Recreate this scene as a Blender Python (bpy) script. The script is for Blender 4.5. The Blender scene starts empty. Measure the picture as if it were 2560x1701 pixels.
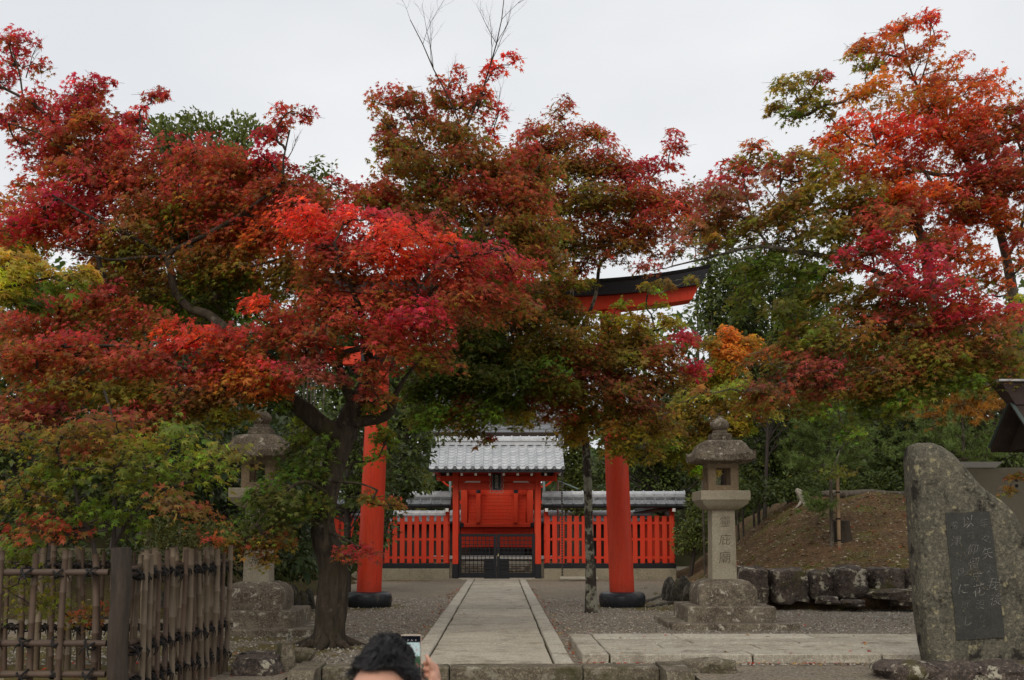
import bpy, bmesh, math, random
import numpy as np
from mathutils import Vector, Matrix, noise as mnoise

rnd = random.Random(7)
rng = np.random.default_rng(11)
R = math.radians
scene = bpy.context.scene
COL = scene.collection

# ------------------------------------------------------------------ camera
EYE = 1.45                      # metres above the upper forecourt
PITCH = R(5.0)
SH_Y, SH_X = 252 / 2560, 29 / 2560
LENS = 38.0
cam_data = bpy.data.cameras.new('camera')
cam_data.lens = LENS
cam_data.sensor_width = 36.0
cam_data.shift_x, cam_data.shift_y = SH_X, SH_Y
cam_data.clip_start, cam_data.clip_end = 0.1, 2000
cam_data.dof.use_dof = True
cam_data.dof.focus_distance = 19.0
cam_data.dof.aperture_fstop = 5.0
cam = bpy.data.objects.new('camera', cam_data)
COL.objects.link(cam)
cam.location = (0, 0, EYE)
cam.rotation_euler = (R(90) + PITCH, 0, 0)
scene.camera = cam

# ------------------------------------------------------------------ overcast sky, sun, exposure
SUN_EL, SUN_AZ = 40, 195        # degrees; azimuth clockwise from +Y (sun high behind the camera)
world = bpy.data.worlds.new('World')
scene.world = world
world.use_nodes = True
wn, wl = world.node_tree.nodes, world.node_tree.links
wn.clear()
w_out = wn.new('ShaderNodeOutputWorld')
w_bg = wn.new('ShaderNodeBackground')
w_sky = wn.new('ShaderNodeTexSky')
w_sky.sky_type = 'NISHITA'
w_sky.sun_disc = False
w_sky.sun_elevation = R(SUN_EL)
w_sky.sun_rotation = R(SUN_AZ)
w_sky.dust_density = 4.0
w_tc = wn.new('ShaderNodeTexCoord')
w_map = wn.new('ShaderNodeMapping')
w_map.inputs['Scale'].default_value = (1.0, 1.0, 2.2)
w_noise = wn.new('ShaderNodeTexNoise')
w_noise.inputs['Scale'].default_value = 2.1
w_noise.inputs['Detail'].default_value = 4.0
w_ramp = wn.new('ShaderNodeValToRGB')
w_ramp.color_ramp.elements[0].position = 0.36
w_ramp.color_ramp.elements[0].color = (8.0, 8.2, 8.5, 1)
w_ramp.color_ramp.elements[1].position = 0.64
w_ramp.color_ramp.elements[1].color = (9.4, 9.5, 9.6, 1)
w_mix = wn.new('ShaderNodeMix')
w_mix.data_type = 'RGBA'
w_mix.inputs[0].default_value = 0.95
wl.new(w_tc.outputs['Generated'], w_map.inputs['Vector'])
wl.new(w_map.outputs['Vector'], w_noise.inputs['Vector'])
wl.new(w_noise.outputs['Fac'], w_ramp.inputs['Fac'])
wl.new(w_sky.outputs['Color'], w_mix.inputs[6])
wl.new(w_ramp.outputs['Color'], w_mix.inputs[7])
wl.new(w_mix.outputs[2], w_bg.inputs['Color'])
w_bg.inputs['Strength'].default_value = 0.1
wl.new(w_bg.outputs['Background'], w_out.inputs['Surface'])

sun_data = bpy.data.lights.new('sun', 'SUN')
sun_data.energy = 1.5
sun_data.angle = R(35)
sun_data.color = (1.0, 0.93, 0.82)
sun = bpy.data.objects.new('sun', sun_data)
COL.objects.link(sun)
sun.location = (0, -10, 30)
_az = R(SUN_AZ)
_dir = Vector((math.sin(_az) * math.cos(R(SUN_EL)), math.cos(_az) * math.cos(R(SUN_EL)), math.sin(R(SUN_EL))))
sun.rotation_euler = (-_dir).to_track_quat('-Z', 'Y').to_euler()

vs = scene.view_settings
vs.view_transform = 'Standard'
vs.look = 'None'
vs.gamma = 1.0
vs.use_curve_mapping = False
vs.exposure = 0.0
scene.render.engine = 'CYCLES'
scene.cycles.use_denoising = True
scene.cycles.max_bounces = 10
scene.cycles.diffuse_bounces = 7
scene.cycles.transmission_bounces = 4
scene.cycles.glossy_bounces = 3
scene.cycles.transparent_max_bounces = 8

# ------------------------------------------------------------------ places: a point seen at (x, y) of the 2360-wide view, at distance Y
F = 2702.0
K = 2560 / 2360
CP, SP = math.cos(PITCH), math.sin(PITCH)
def at(x, y, Y):
    a = (x * K - 1280 + 29) / F
    b = (850.5 - y * K + 252) / F
    t = Y / (CP - b * SP)
    return Vector((a * t, Y, EYE + t * (SP + b * CP)))
def on_ground(x, y, z=0.0):
    p = at(x, y, 10.0)
    t = (z - EYE) / (p.z - EYE)
    return Vector((p.x * t, p.y * t, z))
def ppm(Y):                     # view units per metre at distance Y
    return F / K / Y

# ------------------------------------------------------------------ object helpers
def tag(o, label=None, cat=None, group=None, kind=None):
    if label: o['label'] = label
    if cat: o['category'] = cat
    if group: o['group'] = group
    if kind: o['kind'] = kind
    return o
def thing(name, label, cat, loc=(0, 0, 0), group=None):
    o = bpy.data.objects.new(name, None)
    COL.objects.link(o)
    o.location = loc
    o.empty_display_size = 0.2
    return tag(o, label, cat, group)
def link(name, mesh, mat=None, parent=None, loc=None, rot=None, scale=None):
    o = bpy.data.objects.new(name, mesh)
    COL.objects.link(o)
    if mat is not None and len(mesh.materials) == 0:
        mesh.materials.append(mat)
    if loc is not None: o.location = loc
    if rot is not None: o.rotation_euler = rot
    if scale is not None: o.scale = scale
    if parent is not None:
        o.parent = parent
        if parent.type == 'EMPTY':
            o.matrix_parent_inverse = Matrix.Translation(-Vector(parent.location))
    return o

class MB:
    """collects shapes for one mesh"""
    def __init__(self):
        self.v, self.f = [], []
    def add(self, vs_, fs_):
        n = len(self.v)
        self.v += [tuple(p) for p in vs_]
        self.f += [tuple(i + n for i in f) for f in fs_]
        return self
    def box(self, x0, x1, y0, y1, z0, z1, c=0.0):
        if x0 > x1: x0, x1 = x1, x0
        if y0 > y1: y0, y1 = y1, y0
        if c <= 0:
            v = [(x, y, z) for z in (z0, z1) for y in (y0, y1) for x in (x0, x1)]
            f = [(0, 2, 3, 1), (4, 5, 7, 6), (0, 1, 5, 4), (2, 6, 7, 3), (0, 4, 6, 2), (1, 3, 7, 5)]
            return self.add(v, f)
        c = min(c, (x1 - x0) * .45, (y1 - y0) * .45, (z1 - z0) * .45)
        rings = []
        for z, i in ((z0, c), (z0 + c, 0), (z1 - c, 0), (z1, c)):
            xa, xb, ya, yb = x0 + i, x1 - i, y0 + i, y1 - i
            cc = c * .7
            rings.append([(xa + cc, ya, z), (xb - cc, ya, z), (xb, ya + cc, z), (xb, yb - cc, z),
                          (xb - cc, yb, z), (xa + cc, yb, z), (xa, yb - cc, z), (xa, ya + cc, z)])
        return self.loft(rings, True, True)
    def loft(self, rings, cap0=True, cap1=True):
        n = len(rings[0])
        v = [p for r in rings for p in r]
        f = []
        for k in range(len(rings) - 1):
            for i in range(n):
                j = (i + 1) % n
                f.append((k * n + i, k * n + j, (k + 1) * n + j, (k + 1) * n + i))
        if cap0: f.append(tuple(range(n - 1, -1, -1)))
        if cap1: f.append(tuple((len(rings) - 1) * n + i for i in range(n)))
        return self.add(v, f)
    def tube(self, pts, rads, seg=8, cap=True, rough=0.0, seed=0, ridge=0.0):
        pts = [Vector(p) for p in pts]
        rings = []
        up = None
        for k, p in enumerate(pts):
            d = (pts[min(k + 1, len(pts) - 1)] - pts[max(k - 1, 0)])
            if d.length < 1e-9: d = Vector((0, 0, 1))
            d.normalize()
            if up is None:
                up = d.orthogonal().normalized()
            up = (up - d * up.dot(d))
            if up.length < 1e-6: up = d.orthogonal()
            up.normalize()
            s = d.cross(up)
            ring = []
            for i in range(seg):
                a = 2 * math.pi * i / seg
                r = rads[k]
                if rough:
                    o = up * math.cos(a) + s * math.sin(a)
                    r *= 1 + rough * (mnoise.noise(Vector((o.x * 2.3, o.y * 2.3, k * .33 + seed))) +
                                      .5 * mnoise.noise(Vector((o.x * 6, o.y * 6, k * .5 + seed + 9))))
                if ridge:
                    o = up * math.cos(a) + s * math.sin(a)
                    r *= 1 - ridge * max(0, .35 - abs(mnoise.noise(Vector((o.x * 3.4, o.y * 3.4, k * .045 + seed))))) / .35
                ring.append(p + (up * math.cos(a) + s * math.sin(a)) * r)
            rings.append(ring)
        return self.loft(rings, cap, cap)
    def lathe(self, prof, cx=0, cy=0, seg=24, sq=0.0):
        rings = []
        for r, z in prof:
            ring = []
            for i in range(seg):
                a = 2 * math.pi * i / seg
                k = 1.0
                if sq:
                    m = max(abs(math.cos(a)), abs(math.sin(a)))
                    k = (1 - sq) + sq / m
                ring.append((cx + math.cos(a) * r * k, cy + math.sin(a) * r * k, z))
            rings.append(ring)
        return self.loft(rings, True, True)
    def mesh(self, name='mesh', smooth=False):
        m = bpy.data.meshes.new(name)
        m.from_pydata(self.v, [], self.f)
        m.update()
        if smooth:
            m.shade_smooth()
            m.set_sharp_from_angle(angle=R(smooth if smooth > 1 else 40))
        return m
    def build(self, name, mat, parent=None, smooth=False, **kw):
        return link(name, self.mesh(name, smooth), mat, parent, **kw)

def soup(name, verts, tris, col=None, smooth=False):
    """triangle mesh straight from arrays"""
    m = bpy.data.meshes.new(name)
    nv, nt = len(verts), len(tris)
    m.vertices.add(nv)
    m.vertices.foreach_set('co', np.ascontiguousarray(verts, dtype=np.float32).ravel())
    k = tris.shape[1]
    m.loops.add(nt * k)
    m.loops.foreach_set('vertex_index', np.ascontiguousarray(tris, dtype=np.int32).ravel())
    m.polygons.add(nt)
    m.polygons.foreach_set('loop_start', np.arange(0, nt * k, k, dtype=np.int32))
    if col is not None:
        a = m.attributes.new('leafcol', 'FLOAT_COLOR', 'POINT')
        a.data.foreach_set('color', np.ascontiguousarray(col, dtype=np.float32).ravel())
    m.update(calc_edges=True)
    if smooth: m.shade_smooth()
    return m

# ------------------------------------------------------------------ materials
MATS = {}
class NT:
    def __init__(self, name):
        self.m = bpy.data.materials.new(name)
        self.m.use_nodes = True
        self.n, self.l = self.m.node_tree.nodes, self.m.node_tree.links
        self.b = self.n['Principled BSDF']
        self.out = self.n['Material Output']
        self._pos = None
    def pos(self):
        if self._pos is None:
            self._pos = self.n.new('ShaderNodeNewGeometry').outputs['Position']
        return self._pos
    def noise(self, scale, detail=4, rough=.55, stretch=None, off=0.0):
        t = self.n.new('ShaderNodeTexNoise')
        t.inputs['Scale'].default_value = scale
        t.inputs['Detail'].default_value = detail
        t.inputs['Roughness'].default_value = rough
        v = self.pos()
        if stretch or off:
            mp = self.n.new('ShaderNodeMapping')
            mp.inputs['Scale'].default_value = stretch or (1, 1, 1)
            mp.inputs['Location'].default_value = (off, off * .7, off * 1.3)
            self.l.new(v, mp.inputs['Vector'])
            v = mp.outputs['Vector']
        self.l.new(v, t.inputs['Vector'])
        return t.outputs['Fac']
    def voro(self, scale, feature='F1', out='Distance', stretch=None):
        t = self.n.new('ShaderNodeTexVoronoi')
        t.feature = feature
        t.inputs['Scale'].default_value = scale
        v = self.pos()
        if stretch:
            mp = self.n.new('ShaderNodeMapping')
            mp.inputs['Scale'].default_value = stretch
            self.l.new(v, mp.inputs['Vector'])
            v = mp.outputs['Vector']
        self.l.new(v, t.inputs['Vector'])
        return t.outputs[out]
    def ramp(self, fac, p0, p1, c0=(0, 0, 0), c1=(1, 1, 1)):
        r = self.n.new('ShaderNodeValToRGB')
        r.color_ramp.elements[0].position = p0
        r.color_ramp.elements[1].position = p1
        r.color_ramp.elements[0].color = (*c0, 1)
        r.color_ramp.elements[1].color = (*c1, 1)
        self.l.new(fac, r.inputs['Fac'])
        return r.outputs['Color']
    def mix(self, fac, a, b, mode='MIX'):
        x = self.n.new('ShaderNodeMix')
        x.data_type = 'RGBA'
        x.blend_type = mode
        for sock, val in ((x.inputs[0], fac), (x.inputs[6], a), (x.inputs[7], b)):
            if hasattr(val, 'links'):
                self.l.new(val, sock)
            elif isinstance(val, (tuple, list)):
                sock.default_value = (*val[:3], 1)
            else:
                sock.default_value = val
        return x.outputs[2]
    def math(self, op, a, b=0.5):
        x = self.n.new('ShaderNodeMath')
        x.operation = op
        for sock, val in ((x.inputs[0], a), (x.inputs[1], b)):
            if hasattr(val, 'links'): self.l.new(val, sock)
            else: sock.default_value = val
        return x.outputs[0]
    def bump(self, h, strength=.4, dist=.02):
        b = self.n.new('ShaderNodeBump')
        b.inputs['Strength'].default_value = strength
        b.inputs['Distance'].default_value = dist
        self.l.new(h, b.inputs['Height'])
        self.l.new(b.outputs['Normal'], self.b.inputs['Normal'])
    def base(self, c):
        if hasattr(c, 'links'): self.l.new(c, self.b.inputs['Base Color'])
        else: self.b.inputs['Base Color'].default_value = (*c, 1)
    def rough(self, v):
        if hasattr(v, 'links'): self.l.new(v, self.b.inputs['Roughness'])
        else: self.b.inputs['Roughness'].default_value = v
    def spec(self, v):
        self.b.inputs['Specular IOR Level'].default_value = v

def stone(name, c1, c2, scale=6, speck=90, spots=None, moss=None, rough=.9, bump=.5, spot_amt=(.52, .66), moss_amt=(.55, .7), spot_scale=5, moss_scale=2.2, grain=.5, vary=0):
    t = NT(name)
    c = t.mix(t.ramp(t.noise(scale, 8, .72), .38, .62), c1, c2)
    c = t.mix(t.math('MULTIPLY', t.ramp(t.noise(speck, 3, .7), .42, .60), .6), c, tuple(x * .45 for x in c2))
    c = t.mix(t.math('MULTIPLY', t.ramp(t.noise(speck * .38, 5, .8, off=1.7), .52, .64), grain), c, tuple(min(.8, x * 1.7) for x in c1))
    c = t.mix(t.math('MULTIPLY', t.ramp(t.noise(speck * .25, 5, .8, off=5.9), .53, .66), grain), c, tuple(x * .35 for x in c2))
    if moss:
        c = t.mix(t.ramp(t.noise(moss_scale, 5, .6, off=4.1), *moss_amt), c, moss)
    if spots:
        c = t.mix(t.ramp(t.noise(spot_scale, 7, .72, off=9.3), *spot_amt), c, spots)
    if vary:
        oi = t.n.new('ShaderNodeObjectInfo')
        v_ = t.ramp(oi.outputs['Random'], 0, 1, (1 - vary,) * 3, (1 + vary * .6, 1 + vary * .5, 1 + vary * .35))
        c = t.mix(1.0, c, v_, 'MULTIPLY')
    t.base(c)
    t.rough(rough)
    t.spec(.25)
    t.bump(t.mix(.5, t.noise(speck * .6, 4, .7), t.noise(scale * 2.5, 5, .6)), bump, .02)
    MATS[name] = t.m
    return t.m

def paint(name, c, rough=.4, var=.18, dirt=None, spec=.4, dirt_amt=(.6, .8), streak=(3, 3, .7)):
    t = NT(name)
    k = t.mix(t.ramp(t.noise(4, 6, .65, stretch=streak), .3, .72), c, tuple(x * (1 - var) for x in c))
    if dirt:
        k = t.mix(t.ramp(t.noise(6, 7, .75, stretch=streak, off=3.3), *dirt_amt), k, dirt)
    t.base(k)
    t.rough(t.ramp(t.noise(9, 4), .3, .7, (rough * .8,) * 3, (min(1, rough * 1.25),) * 3))
    t.spec(spec)
    t.bump(t.noise(40, 3, .6, stretch=(1, 1, .2)), .06, .01)
    MATS[name] = t.m
    return t.m

def wood(name, c1, c2, scale=8, stretch=(1, 1, .12), rough=.8, bump=.35):
    t = NT(name)
    c = t.mix(t.ramp(t.noise(scale * 3, 6, .7, stretch=stretch), .3, .7), c1, c2)
    c = t.mix(t.ramp(t.noise(2.2, 5, .65), .35, .7), c, tuple(x * .55 for x in c1))
    t.base(c)
    t.rough(rough)
    t.spec(.25)
    t.bump(t.noise(scale * 7, 5, .7, stretch=stretch), bump, .015)
    MATS[name] = t.m
    return t.m

def leafmat(name, trans=.35, rough=.5, spec=.25):
    t = NT(name)
    at_ = t.n.new('ShaderNodeAttribute')
    at_.attribute_name = 'leafcol'
    c = at_.outputs['Color']
    t.base(c)
    t.rough(rough)
    t.spec(spec)
    tr = t.n.new('ShaderNodeBsdfTranslucent')
    t.l.new(t.mix(1.0, c, (1.75, 1.7, 1.4), 'MULTIPLY'), tr.inputs['Color'])
    mx = t.n.new('ShaderNodeMixShader')
    mx.inputs[0].default_value = trans
    t.l.new(t.b.outputs[0], mx.inputs[1])
    t.l.new(tr.outputs[0], mx.inputs[2])
    t.l.new(mx.outputs[0], t.out.inputs['Surface'])
    MATS[name] = t.m
    return t.m

def lacquer(name, c, faded, grime):
    t = NT(name)
    k = t.mix(t.ramp(t.noise(1.6, 7, .7, stretch=(1.5, 1.5, .5)), .38, .66), c, faded)
    k = t.mix(t.math('MULTIPLY', t.ramp(t.noise(10, 7, .75, stretch=(2.2, 2.2, .16), off=3.3), .50, .66), .55), k, tuple(x * .62 for x in c))
    k = t.mix(t.math('MULTIPLY', t.ramp(t.noise(26, 6, .8, off=6.1), .58, .68), .6), k, grime)
    z = t.n.new('ShaderNodeSeparateXYZ'); t.l.new(t.pos(), z.inputs[0])
    low = t.ramp(t.math('ADD', z.outputs['Z'], t.math('MULTIPLY', t.noise(6, 6, .75), .9)), .55, 1.15, (1, 1, 1), (0, 0, 0))
    k = t.mix(t.math('MULTIPLY', low, .55), k, grime)
    t.base(k); t.spec(.32)
    t.rough(t.ramp(t.noise(7, 5, .7), .3, .7, (.42,) * 3, (.68,) * 3))
    t.bump(t.mix(.5, t.noise(60, 4, .7, stretch=(1, 1, .08)), t.noise(14, 5, .7)), .16, .012)
    MATS[name] = t.m
    return t.m
M_RED = lacquer('vermilion_lacquer', (.66, .040, .010), (.62, .062, .022), (.17, .022, .012))
M_RED2 = lacquer('vermilion_boards', (.64, .036, .010), (.58, .055, .020), (.15, .02, .012))
M_BLACK = paint('black_lacquer', (.014, .015, .018), .38, .3, (.05, .045, .04), dirt_amt=(.6, .85))
M_BLACKSTONE = stone('black_base', (.018, .020, .026), (.03, .031, .036), 5, 70, (.13, .11, .08), rough=.34, bump=.15, spot_amt=(.55, .72))
M_WHITEEND = paint('white_paint', (.72, .70, .66), .6, .1)
M_TILE = stone('silver_roof_tile', (.62, .64, .67), (.50, .52, .55), 3.5, 60, (.34, .36, .39), rough=.34, bump=.06, spot_amt=(.58, .75), grain=.12, vary=.14)
M_TILEDARK = stone('grey_ridge_tile', (.17, .175, .185), (.26, .265, .275), 4, 60, (.09, .09, .095), rough=.42, bump=.1)
M_SHINGLE = stone('grey_shingle', (.16, .165, .18), (.22, .225, .235), 4, 40, rough=.6, bump=.2)
M_DARKWOOD = wood('dark_brown_wood', (.035, .022, .018), (.055, .037, .03))
M_GRANITE = stone('pale_granite', (.42, .375, .285), (.33, .285, .205), 2.2, 130, (.20, .165, .11), rough=.9, bump=.5, spot_amt=(.58, .72), spot_scale=3, grain=.35)
M_GRANITEWORN = stone('lichened_granite', (.25, .212, .155), (.085, .064, .048), 3.2, 110, (.46, .42, .34), rough=.95, bump=.8, spot_amt=(.56, .63), spot_scale=7, grain=.7)
M_GRANITEWARM = stone('stained_granite', (.27, .20, .125), (.19, .14, .09), 3, 120, None, rough=.9, bump=.45)
M_CARVESHADE = stone('carved_groove_shade', (.135, .112, .075), (.105, .086, .06), 6, 90, rough=1, bump=.2)  # darker stone on flat letters: shade of the carved grooves put into colour
M_CONCRETE = stone('plinth_concrete', (.36, .315, .22), (.29, .25, .175), 1.6, 70, (.13, .11, .08), rough=.95, bump=.3, spot_amt=(.52, .75), spot_scale=1.8)
M_PAVE = stone('paving_granite', (.48, .435, .35), (.37, .33, .26), 1.3, 70, (.19, .16, .12), rough=.92, bump=.4, spot_amt=(.52, .68), spot_scale=2.6, grain=.5, vary=.10)
M_PAVE2 = stone('kerb_granite', (.52, .475, .39), (.40, .36, .29), 1.7, 70, (.21, .18, .135), rough=.92, bump=.4, spot_amt=(.54, .70), spot_scale=3.1, grain=.5, vary=.10)
M_STEP = stone('step_granite', (.20, .168, .118), (.085, .068, .048), 2.5, 80, (.27, .245, .19), moss=(.050, .046, .018), rough=.95, bump=.7, spot_amt=(.57, .66), grain=.7)
M_ROCK = stone('lichened_rock', (.125, .096, .076), (.040, .031, .028), 3.0, 60, (.36, .33, .25), moss=(.07, .06, .022), rough=.97, bump=1.0, spot_amt=(.555, .60), spot_scale=5, moss_amt=(.56, .66), grain=.8)
M_SLATE = stone('mossy_slate', (.11, .10, .08), (.05, .045, .035), 6, 50, (.24, .23, .19), moss=(.08, .075, .02), rough=.97, bump=.9)
M_STELE = stone('monument_stone', (.135, .122, .088), (.080, .072, .054), 2.2, 60, (.022, .018, .015), rough=.93, bump=.7, moss=(.25, .22, .13), moss_amt=(.60, .66), spot_amt=(.55, .63), spot_scale=3.4, moss_scale=9, grain=.8)
M_STELEPANEL = stone('polished_panel', (.034, .034, .030), (.056, .054, .046), 4, 80, (.17, .15, .09), rough=.7, bump=.3, spot_amt=(.62, .66), spot_scale=22, grain=.5)
M_INK = stone('pale_lettering', (.36, .35, .31), (.17, .165, .145), 22, 90, (.055, .055, .05), rough=.9, bump=.2, spot_scale=30, spot_amt=(.50, .60), grain=.3)
M_BAMBOO = wood('weathered_bamboo', (.225, .168, .112), (.105, .076, .053), 5, (1, 1, .15), .6, .12)
M_BAMBOO2 = wood('brown_bamboo', (.145, .095, .064), (.070, .046, .034), 5, (1, 1, .15), .6, .12)
M_BAMBOORAIL = wood('rail_bamboo', (.12, .08, .056), (.065, .043, .034), 5, (.15, 1, 1), .6, .12)
M_POST = wood('charred_log', (.085, .064, .048), (.020, .017, .016), 6, (1, 1, .13), .9, .8)
M_ROPE = paint('black_palm_rope', (.012, .010, .009), .95, .3)
M_STAKE = wood('pale_stake', (.34, .23, .13), (.25, .16, .09), 8, (1, 1, .1), .75, .2)
M_PANELWALL = paint('beige_panel', (.20, .175, .125), .7, .12, (.12, .10, .07))
M_CAPMETAL = paint('pale_metal_cap', (.55, .55, .55), .4, .08)
M_COPPER = paint('green_copper_edge', (.20, .27, .25), .5, .2)
M_VERGE = paint('dull_copper_edge', (.065, .085, .078), .55, .3)
M_BARK = stone('maple_bark', (.085, .068, .050), (.045, .036, .028), 5, 45, (.16, .145, .115), moss=(.055, .052, .018), rough=.95, bump=1.0, spot_amt=(.60, .74), spot_scale=4, moss_amt=(.60, .75))
M_BARKLICHEN = stone('lichen_bark', (.07, .055, .045), (.04, .033, .028), 6, 45, (.27, .26, .2), rough=.95, bump=.9, spot_amt=(.47, .57), spot_scale=7)
M_BARKGREY = stone('grey_bark', (.15, .13, .10), (.08, .065, .05), 6, 45, (.24, .22, .17), rough=.95, bump=.9, spot_amt=(.55, .68), spot_scale=6)
def bark(name, c1, c2, lich, moss, lamt=(.56, .66), mamt=(.56, .68), lscale=5):
    t = NT(name)
    c = t.mix(t.ramp(t.noise(16, 7, .72, stretch=(1, 1, .22)), .40, .60), c1, c2)
    c = t.mix(t.ramp(t.noise(2.4, 6, .7, off=2.2), .45, .62), c, tuple(x * .6 for x in c1))
    if moss: c = t.mix(t.ramp(t.noise(2.0, 6, .7, off=4.1), *mamt), c, moss)
    if lich: c = t.mix(t.ramp(t.noise(lscale, 8, .72, off=9.3), *lamt), c, lich)
    t.base(c); t.rough(.95); t.spec(.2)
    t.bump(t.mix(.45, t.noise(22, 6, .75, stretch=(1, 1, .16)), t.noise(9, 6, .7)), 1.0, .05)
    MATS[name] = t.m
    return t.m
M_BARK = bark('maple_bark', (.078, .060, .042), (.022, .017, .013), (.14, .125, .095), (.052, .048, .016), (.60, .70))
M_BARKLICHEN = bark('lichen_bark', (.075, .058, .045), (.028, .022, .018), (.26, .25, .19), None, (.48, .55), lscale=5)
M_BARKGREY = bark('grey_bark', (.155, .13, .10), (.055, .044, .034), (.25, .23, .175), None, (.55, .64), lscale=6)
M_TWIG = paint('dark_twig', (.045, .033, .027), .85, .3)
M_MAPLE = leafmat('maple_leaf', .55, .5, .24)
M_EVER = leafmat('evergreen_leaf', .26, .42, .30)
M_NEEDLE = leafmat('pine_needle', .2, .5, .3)
M_FALLEN = leafmat('fallen_leaf', .1, .7, .2)

# gravel: earth-brown fines with grey stones; moss where the attribute says it grows
t = NT('gravel')
g = t.mix(t.ramp(t.noise(1.1, 7, .68), .38, .62), (.215, .165, .110), (.160, .134, .098))
g = t.mix(t.ramp(t.noise(30, 5, .85), .47, .60), g, (.37, .325, .26))
g = t.mix(t.ramp(t.noise(19, 5, .85, off=3.0), .52, .62), g, (.050, .040, .030))
g = t.mix(t.math('MULTIPLY', t.ramp(t.noise(7, 6, .8, off=8.0), .50, .66), .55), g, (.10, .08, .056))
a_ = t.n.new('ShaderNodeAttribute'); a_.attribute_name = 'moss'
mo = t.mix(t.ramp(t.noise(14, 6, .7), .35, .65), (.095, .088, .018), (.14, .095, .04))
mk = t.math('ADD', a_.outputs['Fac'], t.math('MULTIPLY', t.math('SUBTRACT', t.noise(3.2, 6, .7, off=2.0), .5), 1.6))
t.base(t.mix(t.ramp(mk, .42, .60), g, mo))
t.rough(.97); t.spec(.2)
t.bump(t.mix(.4, t.noise(60, 4, .8), t.noise(9, 5, .7)), .8, .03)
M_GRAVEL = t.m

t = NT('mound_soil')
g = t.mix(t.ramp(t.noise(2.1, 7, .68), .36, .66), (.150, .086, .042), (.080, .050, .027))
g = t.mix(t.ramp(t.noise(1.1, 7, .72, off=6.0), .52, .62), g, (.100, .092, .022))
g = t.mix(t.ramp(t.noise(13, 5, .85, off=1.0), .57, .64), g, (.33, .26, .17))
g = t.mix(t.ramp(t.noise(9, 6, .85, off=7.0), .53, .63), g, (.026, .018, .012))
t.base(g); t.rough(.97); t.spec(.15)
t.bump(t.mix(.5, t.noise(40, 4, .8), t.noise(7, 5, .7)), .9, .05)
M_SOIL = t.m

t = NT('wood_floor_far')
t.base(t.mix(t.noise(.6, 5), (.03, .034, .012), (.05, .04, .02))); t.rough(1); t.spec(.1)
M_FARHILL = t.m
t = NT('bank_moss')
g = t.mix(t.ramp(t.noise(2.5, 7, .7), .40, .62), (.062, .058, .016), (.060, .040, .022))
g = t.mix(t.ramp(t.noise(20, 5, .8, off=1.0), .56, .66), g, (.16, .12, .07))
g = t.mix(t.ramp(t.noise(16, 5, .8, off=7.0), .54, .66), g, (.018, .014, .008))
t.base(g); t.rough(.98); t.spec(.1)
t.bump(t.mix(.5, t.noise(40, 4, .8), t.noise(7, 5, .7)), .9, .05)
M_BANK = t.m
# ================================================================== THE SETTING
def sstep(a, b, x):
    t = min(1, max(0, (x - a) / (b - a)))
    return t * t * (3 - 2 * t)

NX0, NX1, NY = -2.20, 2.02, 12.16      # the stair well cut into the forecourt
LOW = -0.50

def ground_mesh():
    xs = sorted(set([-400, -150, -60, -30, -20, -15] + [round(-12 + i * .2, 3) for i in range(121)] + [NX0, NX1] + [15, 20, 30, 60, 150, 400]))
    ys = sorted(set([-300, -100, -40, -15, -8, -4, -1, 2, 4] + [round(5.5 + i * .2, 3) for i in range(165)] + [12.28, 12.34, 12.4, 12.46] + [NY] + [42, 46, 55, 70, 120, 250, 600]))
    v, f, ms = [], [], []
    idx = {}
    for j, y in enumerate(ys):
        for i, x in enumerate(xs):
            z = .012 * mnoise.noise(Vector((x * .9, y * .9, 0))) + .006 * mnoise.noise(Vector((x * 4, y * 4, 3)))
            if abs(x) > 13 or y > 40 or y < 5: z = 0
            if abs(x - NX0) < .3 or abs(x - NX1) < .3 or abs(y - NY) < .3: z = -.004
            idx[i, j] = len(v)
            v.append((x, y, z))
            m = 0.0
            def blob(cx, cy, rx, ry, a=1.0):
                return a * math.exp(-((x - cx) / rx) ** 2 - ((y - cy) / ry) ** 2)
            m += blob(-4.8, 20.5, 2.2, 3.0, .75) + blob(-2.7, 22.4, 1.1, 1.0, .75) + blob(2.7, 22.6, 1.4, 1.1, .6)
            m += blob(-2.45, 14.0, .95, 1.0, .85) + blob(-3.0, 12.2, .9, .6, .8) + blob(-4.6, 10.4, 1.6, 1.4, .95)
            m += blob(3.5, 22.0, 1.3, 1.6, .7) + blob(-3.6, 34.9, 2.6, .8, .65) + blob(3.4, 34.9, 2.6, .8, .5) + blob(-3.8, 15.4, 1.3, .35, .55)
            m += blob(-5.6, 14.2, 2.0, 2.6, .95) + (.36 * math.exp(-((y - 12.38) / .10) ** 2) if x > .95 else 0)
            ms.append(m)
    for j in range(len(ys) - 1):
        for i in range(len(xs) - 1):
            if xs[i] >= NX0 and xs[i + 1] <= NX1 and ys[j + 1] <= NY and ys[j] >= -15:
                continue
            f.append((idx[i, j], idx[i + 1, j], idx[i + 1, j + 1], idx[i, j + 1]))
    m = bpy.data.meshes.new('ground')
    m.from_pydata(v, [], f)
    a = m.attributes.new('moss', 'FLOAT', 'POINT')
    a.data.foreach_set('value', ms)
    m.shade_smooth()
    return m
ground = tag(link('ground', ground_mesh(), M_GRAVEL), 'grey brown gravel forecourt with mossy edges', kind='structure')

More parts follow.
